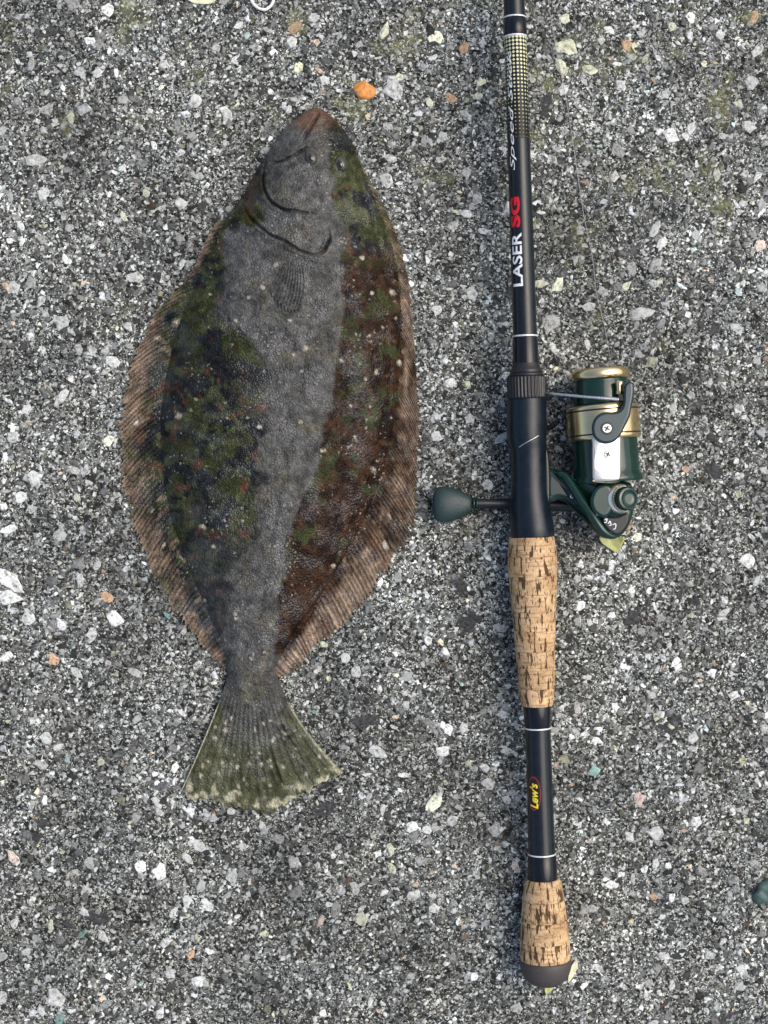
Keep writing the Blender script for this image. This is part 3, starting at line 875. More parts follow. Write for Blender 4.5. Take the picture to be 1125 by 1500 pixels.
# ------------------------------------------------------------------ flounder
fish = thing('flounder', 'olive brown mottled flatfish lying on the asphalt beside the rod', 'fish', Vector(W(395, 680, 0)))
rows = np.concatenate([158 + 12 * (np.linspace(0, 1, 14) ** 1.6), np.arange(171.2, 1045.1, 1.25)])
NC = 280
u = np.linspace(-1, 1, NC)
u = np.sin(u * math.pi / 2 * .62) / math.sin(math.pi / 2 * .62)
L, R = body_l(rows), body_r(rows)
X = (L + R)[:, None] / 2 + u[None] * ((R - L) / 2)[:, None]
Y = np.repeat(rows[:, None], NC, 1)
Z = body_z(X, Y)
V = W(X, Y, Z).reshape(-1, 3)
nr = len(rows)
F = grid_faces(nr, NC)
UB = 24
Xb = (L + R)[:, None] / 2 + np.linspace(-1, 1, UB)[None] * ((R - L) / 2)[:, None] * .97
Vb = W(Xb, np.repeat(rows[:, None], UB, 1), np.full((nr, UB), 1.5)).reshape(-1, 3)
Fb = grid_faces(nr, UB, len(V))[:, ::-1]
lt = np.arange(nr) * NC; lb_ = len(V) + np.arange(nr) * UB
sl = np.stack([lt[:-1], lb_[:-1], lb_[1:], lt[1:]], 1)
rt = lt + NC - 1; rb_ = lb_ + UB - 1
sr = np.stack([rt[:-1], rt[1:], rb_[1:], rb_[:-1]], 1)
bm_ = mesh_from('body', np.concatenate([V, Vb]), [F, Fb, sl, sr], True)
cb = fish_color(X, Y, 'body').reshape(-1, 3)
point_color(bm_, 'skin', np.concatenate([cb, np.full((len(Vb), 3), .4)]))
body = obj('body', bm_, M['skin'], fish)


def fin(name, by0, by1, edge, oy, ox, nrays, slant, seed, sag):
    """rayed fin fringe between the body edge and an outer curve"""
    r = np.random.default_rng(seed)
    SUB = 6; n = nrays * SUB + 1; NA = 15
    t = np.linspace(0, 1, n)
    yb = by0 + (by1 - by0) * t
    yo = oy[0] + (oy[-1] - oy[0]) * t
    yo = np.clip(yo + slant * np.sin(np.pi * t) ** .8 * (.65 + .6 * t), oy[0], oy[-1])
    yo = np.maximum.accumulate(yo)
    xb = (body_l(yb) + 9) if edge == 'l' else (body_r(yb) - 9)
    xo = smooth_interp(oy, ox, yo)
    tj = t + np.interp(t, np.linspace(0, 1, nrays // 2), r.normal(0, .22 / nrays, nrays // 2))
    ray = np.cos(2 * np.pi * tj * nrays)                # +1 on a ray
    sharp = np.sign(ray) * np.abs(ray) ** .7 * np.interp(t, np.linspace(0, 1, nrays), r.uniform(.35, 1.25, nrays))
    shade = np.interp(t, np.linspace(0, 1, nrays), r.uniform(.6, 1.45, nrays))
    ext = 1 + 0.045 * (sharp - .4) + np.interp(t, np.linspace(0, 1, nrays), r.normal(0, .05, nrays))
    a = np.linspace(0, 1, NA)
    bend = 6 * np.sin(np.pi * t)[:, None] * np.sin(np.pi * a)[None]
    e = 1 + (ext[:, None] - 1) * a[None] ** 3
    X = xb[:, None] + (xo - xb)[:, None] * a[None] * e
    Y = yb[:, None] + (yo - yb)[:, None] * a[None] * e - bend
    zb = body_z(xb, yb) - 2.0
    z = zb[:, None] * (1 - a[None]) ** 1.9 + 3.6 * sstep(0, .35, a)[None]
    z = z + .9 * sharp[:, None] * sstep(.0, .25, a)[None] * (1 - .35 * a[None])
    z = z + sag * (vnoise(X, Y, 45, seed, 2) - .4) * a[None]
    z = np.maximum(z, 2.2)
    V = W(X, Y, z).reshape(-1, 3)
    Vl = W(X, Y, np.maximum(z - 1.2, .8)).reshape(-1, 3)
    F = grid_faces(n, NA)
    if edge == 'l':
        F = F[:, ::-1]
    edge_i = np.arange(n) * NA + NA - 1
    rimf = np.stack([edge_i[:-1], edge_i[1:], edge_i[1:] + len(V), edge_i[:-1] + len(V)], 1)
    me = mesh_from(name, np.concatenate([V, Vl]), [F, F[:, ::-1] + len(V), rimf], True)
    cb_ = fish_color(X, Y, 'body'); mixk = sstep(*((.3, .72) if edge == 'l' else (.1, .42)), a[None] + (vnoise(X, Y, 14, seed + 3, 3) - .5) * .5)[..., None]
    c = fish_color(X, Y, 'fin') * mixk + cb_ * (1 - mixk)
    ns = vnoise(X * .8, Y * .8, 6, seed + 5, 3)[..., None]
    c = c * (1 + .42 * sharp[:, None, None] * sstep(.1, .4, a)[None, :, None]) * (1 + (shade[:, None, None] - 1) * sstep(.1, .5, a)[None, :, None]) * (.55 + .9 * ns)
    if edge == 'r':
        c = c * (1 + .4 * sstep(600, 740, Y)[..., None] * sstep(.2, .5, a)[None, :, None])
    lite = sstep(.63, .7, vnoise(X, Y, 9, seed + 6, 3))[..., None] * .6
    c = c * (1 - lite) + np.array((.24, .17, .11)) * lite
    rim = sstep(.93, 1.0, a)[None, :, None]
    c = c * (1 - .35 * rim) + np.array((.24, .21, .14)) * .35 * rim
    c = c.reshape(-1, 3)
    point_color(me, 'skin', np.concatenate([c, c]))
    return obj(name, me, M['skin'], fish)


fin('anal_fin', 322, 984, 'l', LFy, LFx, 92, 62, 41, 4.0)
fin('dorsal_fin', 240, 986, 'r', RFy, RFx, 124, 70, 42, 4.0)

# tail fin: fan of rays
NT, NA = 18 * 8 + 1, 70
s = np.linspace(0, 1, NT)
end = curve_pts(TAIL_END, 300)
ed = np.concatenate([[0], np.cumsum(np.hypot(*np.diff(end, axis=0).T))]); ed /= ed[-1]
ex = np.interp(s, ed, end[:, 0]); ey = np.interp(s, ed, end[:, 1])
ray = np.cos(2 * np.pi * s * 18)
rt_ = np.random.default_rng(44)
fray = np.interp(s, np.linspace(0, 1, 37), rt_.normal(0, 3.6, 37)) + 2.2 * ray
a = np.linspace(0, 1, NA)
bx = 336 + (404 - 336) * s; by = np.full(NT, 985.0)
mx = 311 + (428 - 311) * s + (s > .5) * 0; my = 1038 + 14 * np.sin(np.pi * s)
A = a[None]
X = (1 - A) ** 2 * bx[:, None] + 2 * A * (1 - A) * (mx[:, None]) + A ** 2 * ex[:, None]
Y = (1 - A) ** 2 * by[:, None] + 2 * A * (1 - A) * (my[:, None] + 20) + A ** 2 * (ey + fray)[:, None]
z = 17 * (1 - A) ** 1.6 * (1 - np.abs(2 * s - 1)[:, None] ** 3 * .5) + 4.2 + .5 * ray[:, None] * sstep(.1, .4, A) + 5 * (vnoise(X, Y, 50, 45, 2) - .4) * A
# two folded creases on the right half
for P in ([(408, 1058), (425, 1085), (444, 1116)], [(393, 1092), (401, 1118), (410, 1143)]):
    d, f = poly_dist(X, Y, curve_pts(P, 20))
    z = z - 3.2 * np.exp(-(d / 2.0) ** 2) * np.clip(np.minimum(f, 1 - f) * 5, .1, 1) + 1.8 * np.exp(-((d - 4.5) / 3) ** 2)
z = np.maximum(z, 2.4)
V = W(X, Y, z).reshape(-1, 3); Vl = W(X, Y, np.maximum(z - 1.4, .7)).reshape(-1, 3)
F = grid_faces(NT, NA)[:, ::-1]
F = F[:, ::-1]
ei = np.arange(NT) * NA + NA - 1
rims = [np.stack([ei[:-1], ei[1:], ei[1:] + len(V), ei[:-1] + len(V)], 1)]
for base in (np.arange(NA), (NT - 1) * NA + np.arange(NA)):
    rims.append(np.stack([base[:-1], base[1:], base[1:] + len(V), base[:-1] + len(V)], 1))
tm = mesh_from('tail_fin', np.concatenate([V, Vl]), [F, F[:, ::-1] + len(V)] + rims, True)
c = fish_color(X, Y, 'tail')
c = c * (.62 + .76 * vnoise(X, Y, 12, 47, 4)[..., None]) * (1 + .22 * ray[:, None, None] * vnoise(X, Y, 30, 48, 2)[..., None] * sstep(.15, .5, A)[..., None])
nz = vnoise(X, Y, 9, 46, 2)
rim = np.clip(sstep(.92, 1.0, A + (nz - .5) * .22) * sstep(.42, .56, nz), 0, 1)
side = np.maximum(sstep(.028, .008, s), sstep(.972, .992, s))[:, None] * sstep(.25, .4, A)
k = np.clip(np.maximum(rim * .8, side * .85), 0, 1)[..., None]
c = c * (1 - k) + np.array((.52, .49, .33)) * k
c = c.reshape(-1, 3)
point_color(tm, 'skin', np.concatenate([c, c]))
obj('tail_fin', tm, M['skin'], fish)

# pectoral fin lying folded on the flank
NT, NA = 9 * 8 + 1, 40
s = np.linspace(0, 1, NT); a = np.linspace(0, 1, NA); A = a[None]
bx = 418 + 22 * s; by = 384 - 7 * s
ex = 394 + 44 * s; ey = 436 + 30 * s - 12 * (2 * s - 1) ** 2
ray = np.cos(2 * np.pi * s * 9)[:, None]
X = bx[:, None] * (1 - A) + ex[:, None] * A + 7 * np.sin(np.pi * A) * s[:, None]
Y = by[:, None] * (1 - A) + (ey + 3.0 * np.cos(2 * np.pi * s * 9))[:, None] * A
z = body_z(X, Y) + .3 + 1.6 * sstep(0, .2, A) + .7 * ray * sstep(.05, .3, A) + .6 * (A > .97)
V = W(X, Y, z).reshape(-1, 3)
F = grid_faces(NT, NA)
Vl = W(X, Y, z - 1.6).reshape(-1, 3)
rims = []
for base in (np.arange(NA), (NT - 1) * NA + np.arange(NA), np.arange(NT) * NA, np.arange(NT) * NA + NA - 1):
    rims.append(np.stack([base[:-1], base[1:], base[1:] + len(V), base[:-1] + len(V)], 1))
pm_ = mesh_from('pectoral_fin', np.concatenate([V, Vl]), [F, F[:, ::-1] + len(V)] + rims, True)
c = fish_color(X, Y, 'body') * (0.85 + .2 * ray[..., None] * vnoise(X, Y, 12, 49, 2)[..., None])
c = c.reshape(-1, 3)
point_color(pm_, 'skin', np.concatenate([c, c]))
obj('pectoral_fin', pm_, M['skin'], fish)


def dome(name, cx, cy, z, ra, rb, h, mat, parent, rot=0.0, n=28, rings=9):
    th = np.arange(n) * 2 * math.pi / n
    V = []
    for j in range(rings):
        q = j / rings * math.pi / 2
        X = np.cos(th) * ra * math.cos(q); Y = np.sin(th) * rb * math.cos(q)
        V.append(W(cx + X * math.cos(rot) - Y * math.sin(rot), cy + X * math.sin(rot) + Y * math.cos(rot), np.full(n, z + h * math.sin(q))))
    V.append(W(np.array([cx]), np.array([cy]), np.array([z + h])))
    V = np.concatenate(V)
    F = grid_faces(rings, n, 0, True)
    last = (rings - 1) * n
    T = np.array([(last + k, last + (k + 1) % n, len(V) - 1) for k in range(n)])
    me = mesh_from(name, V, [F, T], True)
    bm = bmesh.new(); bm.from_mesh(me); bmesh.ops.recalc_face_normals(bm, faces=bm.faces); bm.to_mesh(me); bm.free()
    return obj(name, me, mat, parent)


for ex_, ey_, rot in ((456, 231, 1.2), (499, 240, 1.2)):
    zz = float(body_z(np.array([ex_]), np.array([ey_]))[0])
    e = dome('eye', ex_, ey_, zz - 3.0, 12.0, 9.0, 9.0, M['eye'], fish, rot)
    dome('pupil', ex_ - .5, ey_ + .3, zz + 2.2, 7.0, 4.8, 4.6, M['pupil'], e, rot)

# ------------------------------------------------------------------ lathe and extrusion helpers
def axis_frame(A, B):
    A = Vector(A); B = Vector(B)
    d = (B - A).normalized()
    up = Vector((0, 0, 1))
    if abs(d.z) > .9:
        up = Vector((1, 0, 0))
    x = d.cross(up).normalized()
    z = x.cross(d).normalized()
    return np.array(A), np.array(d), np.array(x), np.array(z)


def lathe(name, strips, frame_fn, mat, parent, seg=56, ribs=None, cap0=False, cap1=False, flat=1.0):
    """strips: list of lists of (s, r). frame_fn(s) -> centre (3,), xdir, zdir, all metres; r in metres."""
    V, F, UV, off = [], [], [], 0
    th = np.arange(seg) * 2 * math.pi / seg
    caps = []
    for si, st in enumerate(strips):
        n = len(st)
        rref = max(r for _, r in st)
        for (s_, r_) in st:
            c_, xd, zd = frame_fn(s_)
            rr = np.full(seg, r_)
            if ribs:
                cnt, dep, s0, s1 = ribs
                if s0 <= s_ <= s1:
                    w = np.cos(th * cnt)
                    rr = r_ + dep * np.sign(w) * np.abs(w) ** .5
            V.append(c_[None] - (rr * np.sin(th))[:, None] * xd[None] - (rr * np.cos(th) * flat)[:, None] * zd[None])
            UV.append(np.stack([th * rref / S, np.full(seg, s_)], 1))
        F.append(grid_faces(n, seg, off, True))
        if si == 0:
            first = off
        last = off + (n - 1) * seg
        off += n * seg
    ngons = []
    Vc = np.concatenate(V); UVc = np.concatenate(UV)
    Ts = []
    extra = []
    for flag, base in ((cap0, first), (cap1, last)):
        if flag:
            c_ = Vc[base:base + seg].mean(0)
            i = len(Vc) + len(extra)
            extra.append(c_)
            Ts += [(base + k, base + (k + 1) % seg, i) for k in range(seg)]
    if extra:
        UVc = np.concatenate([UVc, np.zeros((len(extra), 2))])
        Vc = np.concatenate([Vc, np.array(extra)])
    Fl = [np.concatenate(F)] + ([np.array(Ts)] if Ts else [])
    me = mesh_from(name, Vc, Fl, True)
    bm = bmesh.new(); bm.from_mesh(me); bmesh.ops.recalc_face_normals(bm, faces=bm.faces); bm.to_mesh(me); bm.free()
    point_uv(me, UVc)
    return obj(name, me, mat, parent)


def text_to_mesh(txt, shear=0.0, bold=0.0):
    cu = bpy.data.curves.new('t', 'FONT')
    cu.body = txt; cu.shear = shear; cu.offset = bold; cu.resolution_u = 4; cu.fill_mode = 'FRONT'
    to = bpy.data.objects.new('t', cu)
    COL.objects.link(to)
    me = bpy.data.meshes.new_from_object(to.evaluated_get(bpy.context.evaluated_depsgraph_get()))
    bpy.data.objects.remove(to)
    bpy.data.curves.remove(cu)
    return me


def fit_text(txt, wid, hei, shear=0.0, bold=0.0, cuts=8):
    """text mesh fitted to a box wid x hei (pixels), sliced so that it can wrap round a rod"""
    me = text_to_mesh(txt, shear, bold)
    bm = bmesh.new(); bm.from_mesh(me)
    co = np.array([v.co[:2] for v in bm.verts])
    lo, hi = co.min(0), co.max(0)
    for v in bm.verts:
        v.co.x = (v.co.x - lo[0]) / (hi[0] - lo[0]) * wid
        v.co.y = (v.co.y - lo[1]) / (hi[1] - lo[1]) * hei
    for k in range(1, cuts):
        bmesh.ops.bisect_plane(bm, geom=list(bm.verts) + list(bm.edges) + list(bm.faces), plane_co=(0, hei * k / cuts, 0), plane_no=(0, 1, 0))
    bmesh.ops.triangulate(bm, faces=bm.faces)
    bm.to_mesh(me); bm.free()
    return me


def rounded(pts, n=80):
    P = np.asarray(pts + [pts[0]], float)
    t = np.arange(len(P)); q = np.linspace(0, len(P) - 1, n + 1)[:-1]
    Pe = np.concatenate([P[-2:-1], P, P[1:2]]); te = np.arange(-1, len(P) + 1)
    return np.stack([smooth_interp(te, Pe[:, k], q) for k in range(2)], -1)


def inset(P, d):
    nx = np.roll(P, -1, 0) - np.roll(P, 1, 0)
    nx /= np.linalg.norm(nx, axis=1, keepdims=True) + 1e-9
    nrm = np.stack([-nx[:, 1], nx[:, 0]], 1)
    area = 0.5 * np.sum(P[:, 0] * np.roll(P[:, 1], -1) - np.roll(P[:, 0], -1) * P[:, 1])
    return P + nrm * d * (1 if area > 0 else -1)


def slab(name, P, z0, z1, bev, mat, parent, zfun=None, steps=4):
    """plate with a rounded upper edge; P outline in photo pixels; zfun adds height per point"""
    P = np.asarray(P, float)
    n = len(P)
    rings = [(P, z0)]
    for k in range(steps + 1):
        q = k / steps * math.pi / 2
        rings.append((inset(P, bev * (1 - math.cos(q))), z1 - bev * (1 - math.sin(q))))
    V = []
    for Q, zz in rings:
        z = np.full(n, zz)
        if zfun is not None and zz > z0:
            z = z + zfun(Q[:, 0], Q[:, 1])
        V.append(W(Q[:, 0], Q[:, 1], z))
    V = np.concatenate(V)
    F = grid_faces(len(rings), n, 0, True)
    me = mesh_from(name, V, F, True)
    bm = bmesh.new(); bm.from_mesh(me)
    bm.verts.ensure_lookup_table()
    f1 = bm.faces.new([bm.verts[(len(rings) - 1) * n + k] for k in range(n)])
    f0 = bm.faces.new([bm.verts[k] for k in range(n)])
    bmesh.ops.triangulate(bm, faces=[f1, f0])
    bmesh.ops.recalc_face_normals(bm, faces=bm.faces)
    bm.to_mesh(me); bm.free()
    return obj(name, me, mat, parent)


def tube(name, pts, r, mat, parent, n=120, seg=10, zs=None, taper=None):
    """round tube through (px,py,z) points"""
    P = curve_pts(pts, n)
    C = W(P[:, 0], P[:, 1], P[:, 2])
    T = np.gradient(C, axis=0); T /= np.linalg.norm(T, axis=1, keepdims=True)
    ref = np.array([0, 0, 1.0])
    A_ = np.cross(T, ref); A_ /= np.linalg.norm(A_, axis=1, keepdims=True) + 1e-9
    B_ = np.cross(A_, T)
    th = np.arange(seg) * 2 * math.pi / seg
    rr = np.full(n, r) if taper is None else r * np.interp(np.linspace(0, 1, n), *taper)
    V = C[:, None] + (rr[:, None] * S)[..., None] * (np.cos(th)[None, :, None] * A_[:, None] + np.sin(th)[None, :, None] * B_[:, None])
    V = V.reshape(-1, 3)
    F = grid_faces(n, seg, 0, True)
    V = np.concatenate([V, C[:1], C[-1:]])
    T_ = [(k, (k + 1) % seg, len(V) - 2) for k in range(seg)] + [((n - 1) * seg + k, (n - 1) * seg + (k + 1) % seg, len(V) - 1) for k in range(seg)]
    me = mesh_from(name, V, [F, np.array(T_)], True)
    bm = bmesh.new(); bm.from_mesh(me); bmesh.ops.recalc_face_normals(bm, faces=bm.faces); bm.to_mesh(me); bm.free()
    return obj(name, me, mat, parent)


# ------------------------------------------------------------------ fishing rod
rod = thing('fishing_rod', 'black fishing rod with two cork grips lying right of the flatfish', 'fishing rod', Vector(W(800, 1440, 0)))
def rod_c(y, dx=0.0):
    return W(rod_x(y) + dx, y, rod_z(y))
_A, _d, RXD, RZD = axis_frame(rod_c(1440), rod_c(0))
if RXD[0] < 0:
    RXD = -RXD
def rod_frame(y): return rod_c(y), RXD, RZD
KZ = 0.978     # pixels at rod height -> ground pixels
def rpx(r): return r * KZ * S


def rl(name, prof, mat, **kw):
    strips = prof if isinstance(prof[0], list) else [prof]
    return lathe(name, [[(y, rpx(r)) for y, r in st] for st in strips], kw.pop('frame', rod_frame), mat, rod, **kw)


BLR_Y = [-700, 0, 60, 200, 300, 420, 490, 535]
BLR_R = [11.0, 15.2, 16.2, 16.6, 16.9, 17.4, 17.7, 18.2]
def blank_r(y): return float(np.interp(y, BLR_Y, BLR_R))
rl('blank', [(y, blank_r(y)) for y in np.linspace(-700, 56, 12)], M['blank'], cap0=True)
rl('woven_section', [(y, blank_r(y)) for y in np.linspace(56, 206, 16)], M['weave'])
rl('blank', [(y, blank_r(y)) for y in np.linspace(206, 492, 16)], M['blank'])
rl('thread_wrap', [[(27, blank_r(27)), (28, 16.9), (53, 17.1), (54.5, blank_r(54))]], M['wrap'])
rl('thread_wrap', [[(493, 17.8), (495, 18.6), (528, 18.9), (536, 19.6)]], M['wrap'])
for y, r in ((26.5, 16.9), (54.5, 17.3), (492.5, 18.6)):
    rl('trim_ring', [(y - 1.5, r - 1.2), (y - .9, r), (y + .9, r), (y + 1.5, r - 1.2)], M['ring'])
# tapered winding check in front of the reel seat
rl('winding_check', [[(532, 19.2), (537, 20.5), (541, 22.5)], [(541, 22.5), (543, 23.6), (546, 23.2)], [(546, 21.8), (548, 24.5), (551, 24.6), (552, 23)]], M['collar'])
ys = np.linspace(553, 583, 14)
rl('locking_collar', [[(551, 20), (552, 27)], [(552, 27.0)] + [(y, 28.0) for y in ys] + [(584, 27.2)], [(584, 27.2), (585, 26)]], M['collar'], seg=224, ribs=(34, rpx(.75), 553, 583))

SC_Y = [584, 600, 640, 648, 656, 664, 690, 720, 745, 765, 780, 786]
SC_X = [771.5, 771.6, 771.7, 772.3, 773.6, 774.3, 774.8, 775.3, 777, 779.0, 780.0, 780.2]
SC_R = [28.4, 28.6, 28.7, 28.2, 26.8, 26.2, 26.2, 26.8, 28.9, 31.2, 32.0, 31.4]
def seat_frame(y):
    return W(float(smooth_interp(SC_Y, SC_X, y)), y, float(rod_z(y))), RXD, RZD
yy = np.linspace(585, 785.5, 50)
seat = rl('reel_seat', [[(584.2, 26.5), (585, 28.4)], [(y, float(smooth_interp(SC_Y, SC_R, y))) for y in yy], [(785.5, 31.4), (786.5, 28)]], M['seat'], frame=seat_frame)
# slanted hood seam on the seat
sp_ = []
for q in np.linspace(0, 1, 24):
    y = 655 - 16 * q
    phi = math.radians(-34 + 66 * q)
    c_, xd, zd = seat_frame(y)
    r_ = rpx(float(smooth_interp(SC_Y, SC_R, y)) + .1)
    sp_.append(c_ + r_ * math.sin(phi) * xd + r_ * math.cos(phi) * zd)
sp_ = np.array(sp_)
pts = [((p[0] / S) / (1 - p[2] / S / DC) + 562.5, 750 - (p[1] / S) / (1 - p[2] / S / DC), p[2] / S) for p in sp_]
tube('seam', pts, .75, M['steel'], seat, n=40, seg=6)

# cork rings of the rear grip
CG_Y = [785, 800, 820, 860, 900, 950, 1000, 1025, 1034]
CG_R = [32.5, 34.6, 36.3, 34.5, 31.8, 29.2, 26.6, 24.2, 22.2]
CB_Y = [1286, 1294, 1310, 1340, 1370, 1404]
CB_R = [24.5, 27.0, 29.8, 33.2, 35.8, 37.6]
def cork(y0, y1, n, yk, rk):
    e = np.linspace(y0, y1, n + 1)
    e[1:-1] += rng.uniform(-2.2, 2.2, n - 1)
    for k in range(n):
        a_, b_ = e[k], e[k + 1]
        ro = rng.uniform(-.12, .12)
        mid = [(y, float(smooth_interp(yk, rk, y)) + ro) for y in np.linspace(a_ + .7, b_ - .7, 9)]
        ra, rb2 = mid[0][1], mid[-1][1]
        rl('cork_ring', [[(a_, ra - 5)] + [(a_ + .05, ra - .35)] + mid + [(b_ - .05, rb2 - .35)] + [(b_, rb2 - 5)]], M['cork'], seg=64)
cork(786.6, 1033.5, 9, CG_Y, CG_R)
cork(1287, 1404, 4, CB_Y, CB_R)
BB_Y = [1030, 1036, 1066, 1100, 1200, 1250, 1290]
BB_R = [19.6, 19.8, 18.9, 18.7, 19.2, 20.2, 21.6]
rl('butt_blank', [(y, float(smooth_interp(BB_Y, BB_R, y))) for y in np.linspace(1031, 1292, 20)], M['blank'])
rl('thread_wrap', [[(1032, 19.9), (1035, 20.4), (1064, 19.5), (1065, 18.9)]], M['wrap'])
rl('thread_wrap', [[(1252, 20.2), (1253, 20.9), (1288, 22.2), (1290, 21.8)]], M['wrap'])
for y, r in ((1066.3, 19.7), (1250.5, 21.0)):
    rl('trim_ring', [(y - 1.4, r - 1.2), (y - .8, r), (y + .8, r), (y + 1.4, r - 1.2)], M['ring'])
rl('end_cap', [[(1404.2, 34), (1404.4, 37.2), (1405.5, 38.0), (1412, 38.0), (1418, 37.2), (1426, 34.5), (1432, 31), (1438, 25), (1441, 19.5), (1443, 12), (1444, 4)]], M['cap'], cap1=True)


def rod_text(name, txt, y0, wid, hei, phi0, mat, parent, rfun, shear=0.0, bold=0.0, lift=.35, flip=1, raise_r=None):
    """lettering wrapped round the rod, reading from the butt towards the tip, letter tops to the left"""
    me = fit_text(txt, wid, hei, shear, bold)
    for v in me.vertices:
        tx, ty = v.co.x, v.co.y
        y = y0 - tx
        r_ = rfun(y) * KZ + lift
        phi = math.radians(phi0) - ty / r_
        c_ = rod_c(y)
        p = c_ + r_ * S * (math.sin(phi) * RXD + math.cos(phi) * RZD)
        v.co = Vector(p)
    return obj(name, me, mat, parent)


rod_text('lettering', 'LASER', 421, 78, 16.0, -6, M['white'], rod, blank_r, bold=.02)
rod_text('lettering', 'SG', 335, 44, 15.5, -10, M['red'], rod, blank_r, bold=.045)
rod_text('lettering', 'Speed Stick', 252, 176, 10.5, -20, M['white'], rod, blank_r, shear=.35, lift=.4)
def butt_r(y): return float(smooth_interp(BB_Y, BB_R, y))
# oval badge with the maker's name on the butt section
n_ = 48
V = []
for k in range(n_ + 1):
    q = 2 * math.pi * k / n_
    rad = 0 if k == n_ else 1
    y = 1159 + rad * math.cos(q) * 25
    off_ = rad * math.sin(q) * 9.5
    V.append((y, off_))
VV = []
rings_ = 6
for j in range(rings_):
    f_ = 1 - j / rings_
    for k in range(n_):
        q = 2 * math.pi * k / n_
        y = 1159 + f_ * math.cos(q) * 25
        r_ = butt_r(y) * KZ + .25
        phi = math.radians(-34) + f_ * math.sin(q) * 11 / r_
        VV.append(rod_c(y) + r_ * S * (math.sin(phi) * RXD + math.cos(phi) * RZD))
Fo = grid_faces(rings_, n_, 0, True)
badge = obj('badge', mesh_from('badge', np.array(VV), [Fo, np.array([[(rings_ - 1) * n_ + k for k in range(n_)]])], True), M['black'], rod)
# red rim of the badge
VV = []
for f_ in (1.0, .90):
    for k in range(n_):
        q = 2 * math.pi * k / n_
        y = 1159 + f_ * math.cos(q) * 25
        r_ = butt_r(y) * KZ + .35
        phi = math.radians(-34) + f_ * math.sin(q) * 11 / r_
        VV.append(rod_c(y) + r_ * S * (math.sin(phi) * RXD + math.cos(phi) * RZD))
obj('rim', mesh_from('rim', np.array(VV), grid_faces(2, n_, 0, True), True), M['darkred'], badge)
rod_text('lettering', "Lew's", 1181, 37, 13.0, -14, M['yellow'], badge, butt_r, shear=.3, bold=.03, lift=.5)

# ------------------------------------------------------------------ spinning reel
RZ = 57.0
reel = thing('spinning_reel', 'dark green and gold spinning reel clamped to the black rod', 'fishing reel', Vector(W(885, 650, 0)))
def reel_frame_of(z=RZ):
    A_, d_, xd, zd = axis_frame(W(877.5, 540, z), W(891, 710, z))
    if xd[0] < 0:
        xd = -xd
    def fr(y):
        return W(877.5 + (y - 540) * 13.5 / 170, y, z), xd, zd
    return fr
RF = reel_frame_of()
def gl_(name, strips, mat, parent=None, **kw):
    strips = strips if isinstance(strips[0], list) else [strips]
    return lathe(name, [[(y, rpx(r)) for y, r in st] for st in strips], RF, mat, parent or reel, **kw)

spool = gl_('spool', [[(541, 30), (541.5, 37)], [(556, 41), (557, 38.5), (560, 39.5), (584, 40.6), (589, 41), (593, 40)], [(593, 40), (594, 33)]], M['green'], cap0=True)
gl_('spool_lip', [[(540.5, 36), (541.5, 40.5), (544, 43.0), (548, 44.2), (552, 44.2), (555.5, 43), (556.5, 40)]], M['gold'], spool)
rotor = gl_('rotor', [[(643, 50), (644, 47.2)], [(644, 47.2), (660, 47.0), (686, 47.6), (694, 49.0), (700, 51.8), (704, 52.2), (706.5, 50.5)], [(706.5, 50.5), (707, 30)]], M['green'], cap1=True)
gl_('gold_band', [[(594.5, 40), (594.7, 50.5)], [(594.7, 50.5), (596, 52.6), (598, 53.0)], [(598, 53.0), (640, 53.4), (642.5, 52.8), (644, 50.5)]], M['gold'], rotor)
gl_('groove_ring', [[(600.5, 53.1), (601, 53.35), (602.5, 53.35), (603, 53.1)]], M['blackmetal'], rotor)
gl_('groove_ring', [[(635.5, 53.3), (636, 53.65), (637.5, 53.65), (638, 53.3)]], M['blackmetal'], rotor)
gl_('rib', [[(595.5, 47), (593.5, 50.5), (593, 48)]], M['blackmetal'], rotor)

# bright cover plate over the rotor arm
def arch(x, y):
    return -((x - (884 + (y - 620) * .08)) / 26.0) ** 2 * 3.0
plate = slab('cover_plate', rounded([(867, 652), (867, 690), (868, 702), (872, 705), (890, 705.5), (905, 704.5), (908.5, 701), (909.5, 690), (909.5, 652), (908, 640), (888, 636), (868, 640)], 70), 88, 109.5, 4.5, M['chrome'], reel, arch, 6)
slab('plate_foot', rounded([(868.5, 702), (870, 706.5), (889, 708), (906, 706.5), (908.5, 702), (889, 700)], 40), 86, 105.5, 3, M['gold'], reel)
def screw(cx, cy, z, r, parent):
    th = np.arange(28) * 2 * math.pi / 28
    P = np.stack([cx + r * np.cos(th), cy + r * np.sin(th)], 1)
    sc = slab('screw', P, z - 3, z + 1.6, 1.2, M['steel'], parent)
    for a_ in (.5, .5 + math.pi / 2):
        c_, s2 = math.cos(a_), math.sin(a_)
        l_, w_ = r * .62, r * .16
        Q = [(cx + l_ * c_ - w_ * s2, cy + l_ * s2 + w_ * c_), (cx - l_ * c_ - w_ * s2, cy - l_ * s2 + w_ * c_), (cx - l_ * c_ + w_ * s2, cy - l_ * s2 - w_ * c_), (cx + l_ * c_ + w_ * s2, cy + l_ * s2 - w_ * c_)]
        slab('slot', np.array(Q), z, z + 1.75 + (.05 if a_ > 1 else 0), .05, M['blackmetal'], parent)
screw(890.5, 665.5, 109.2, 6.2, plate)

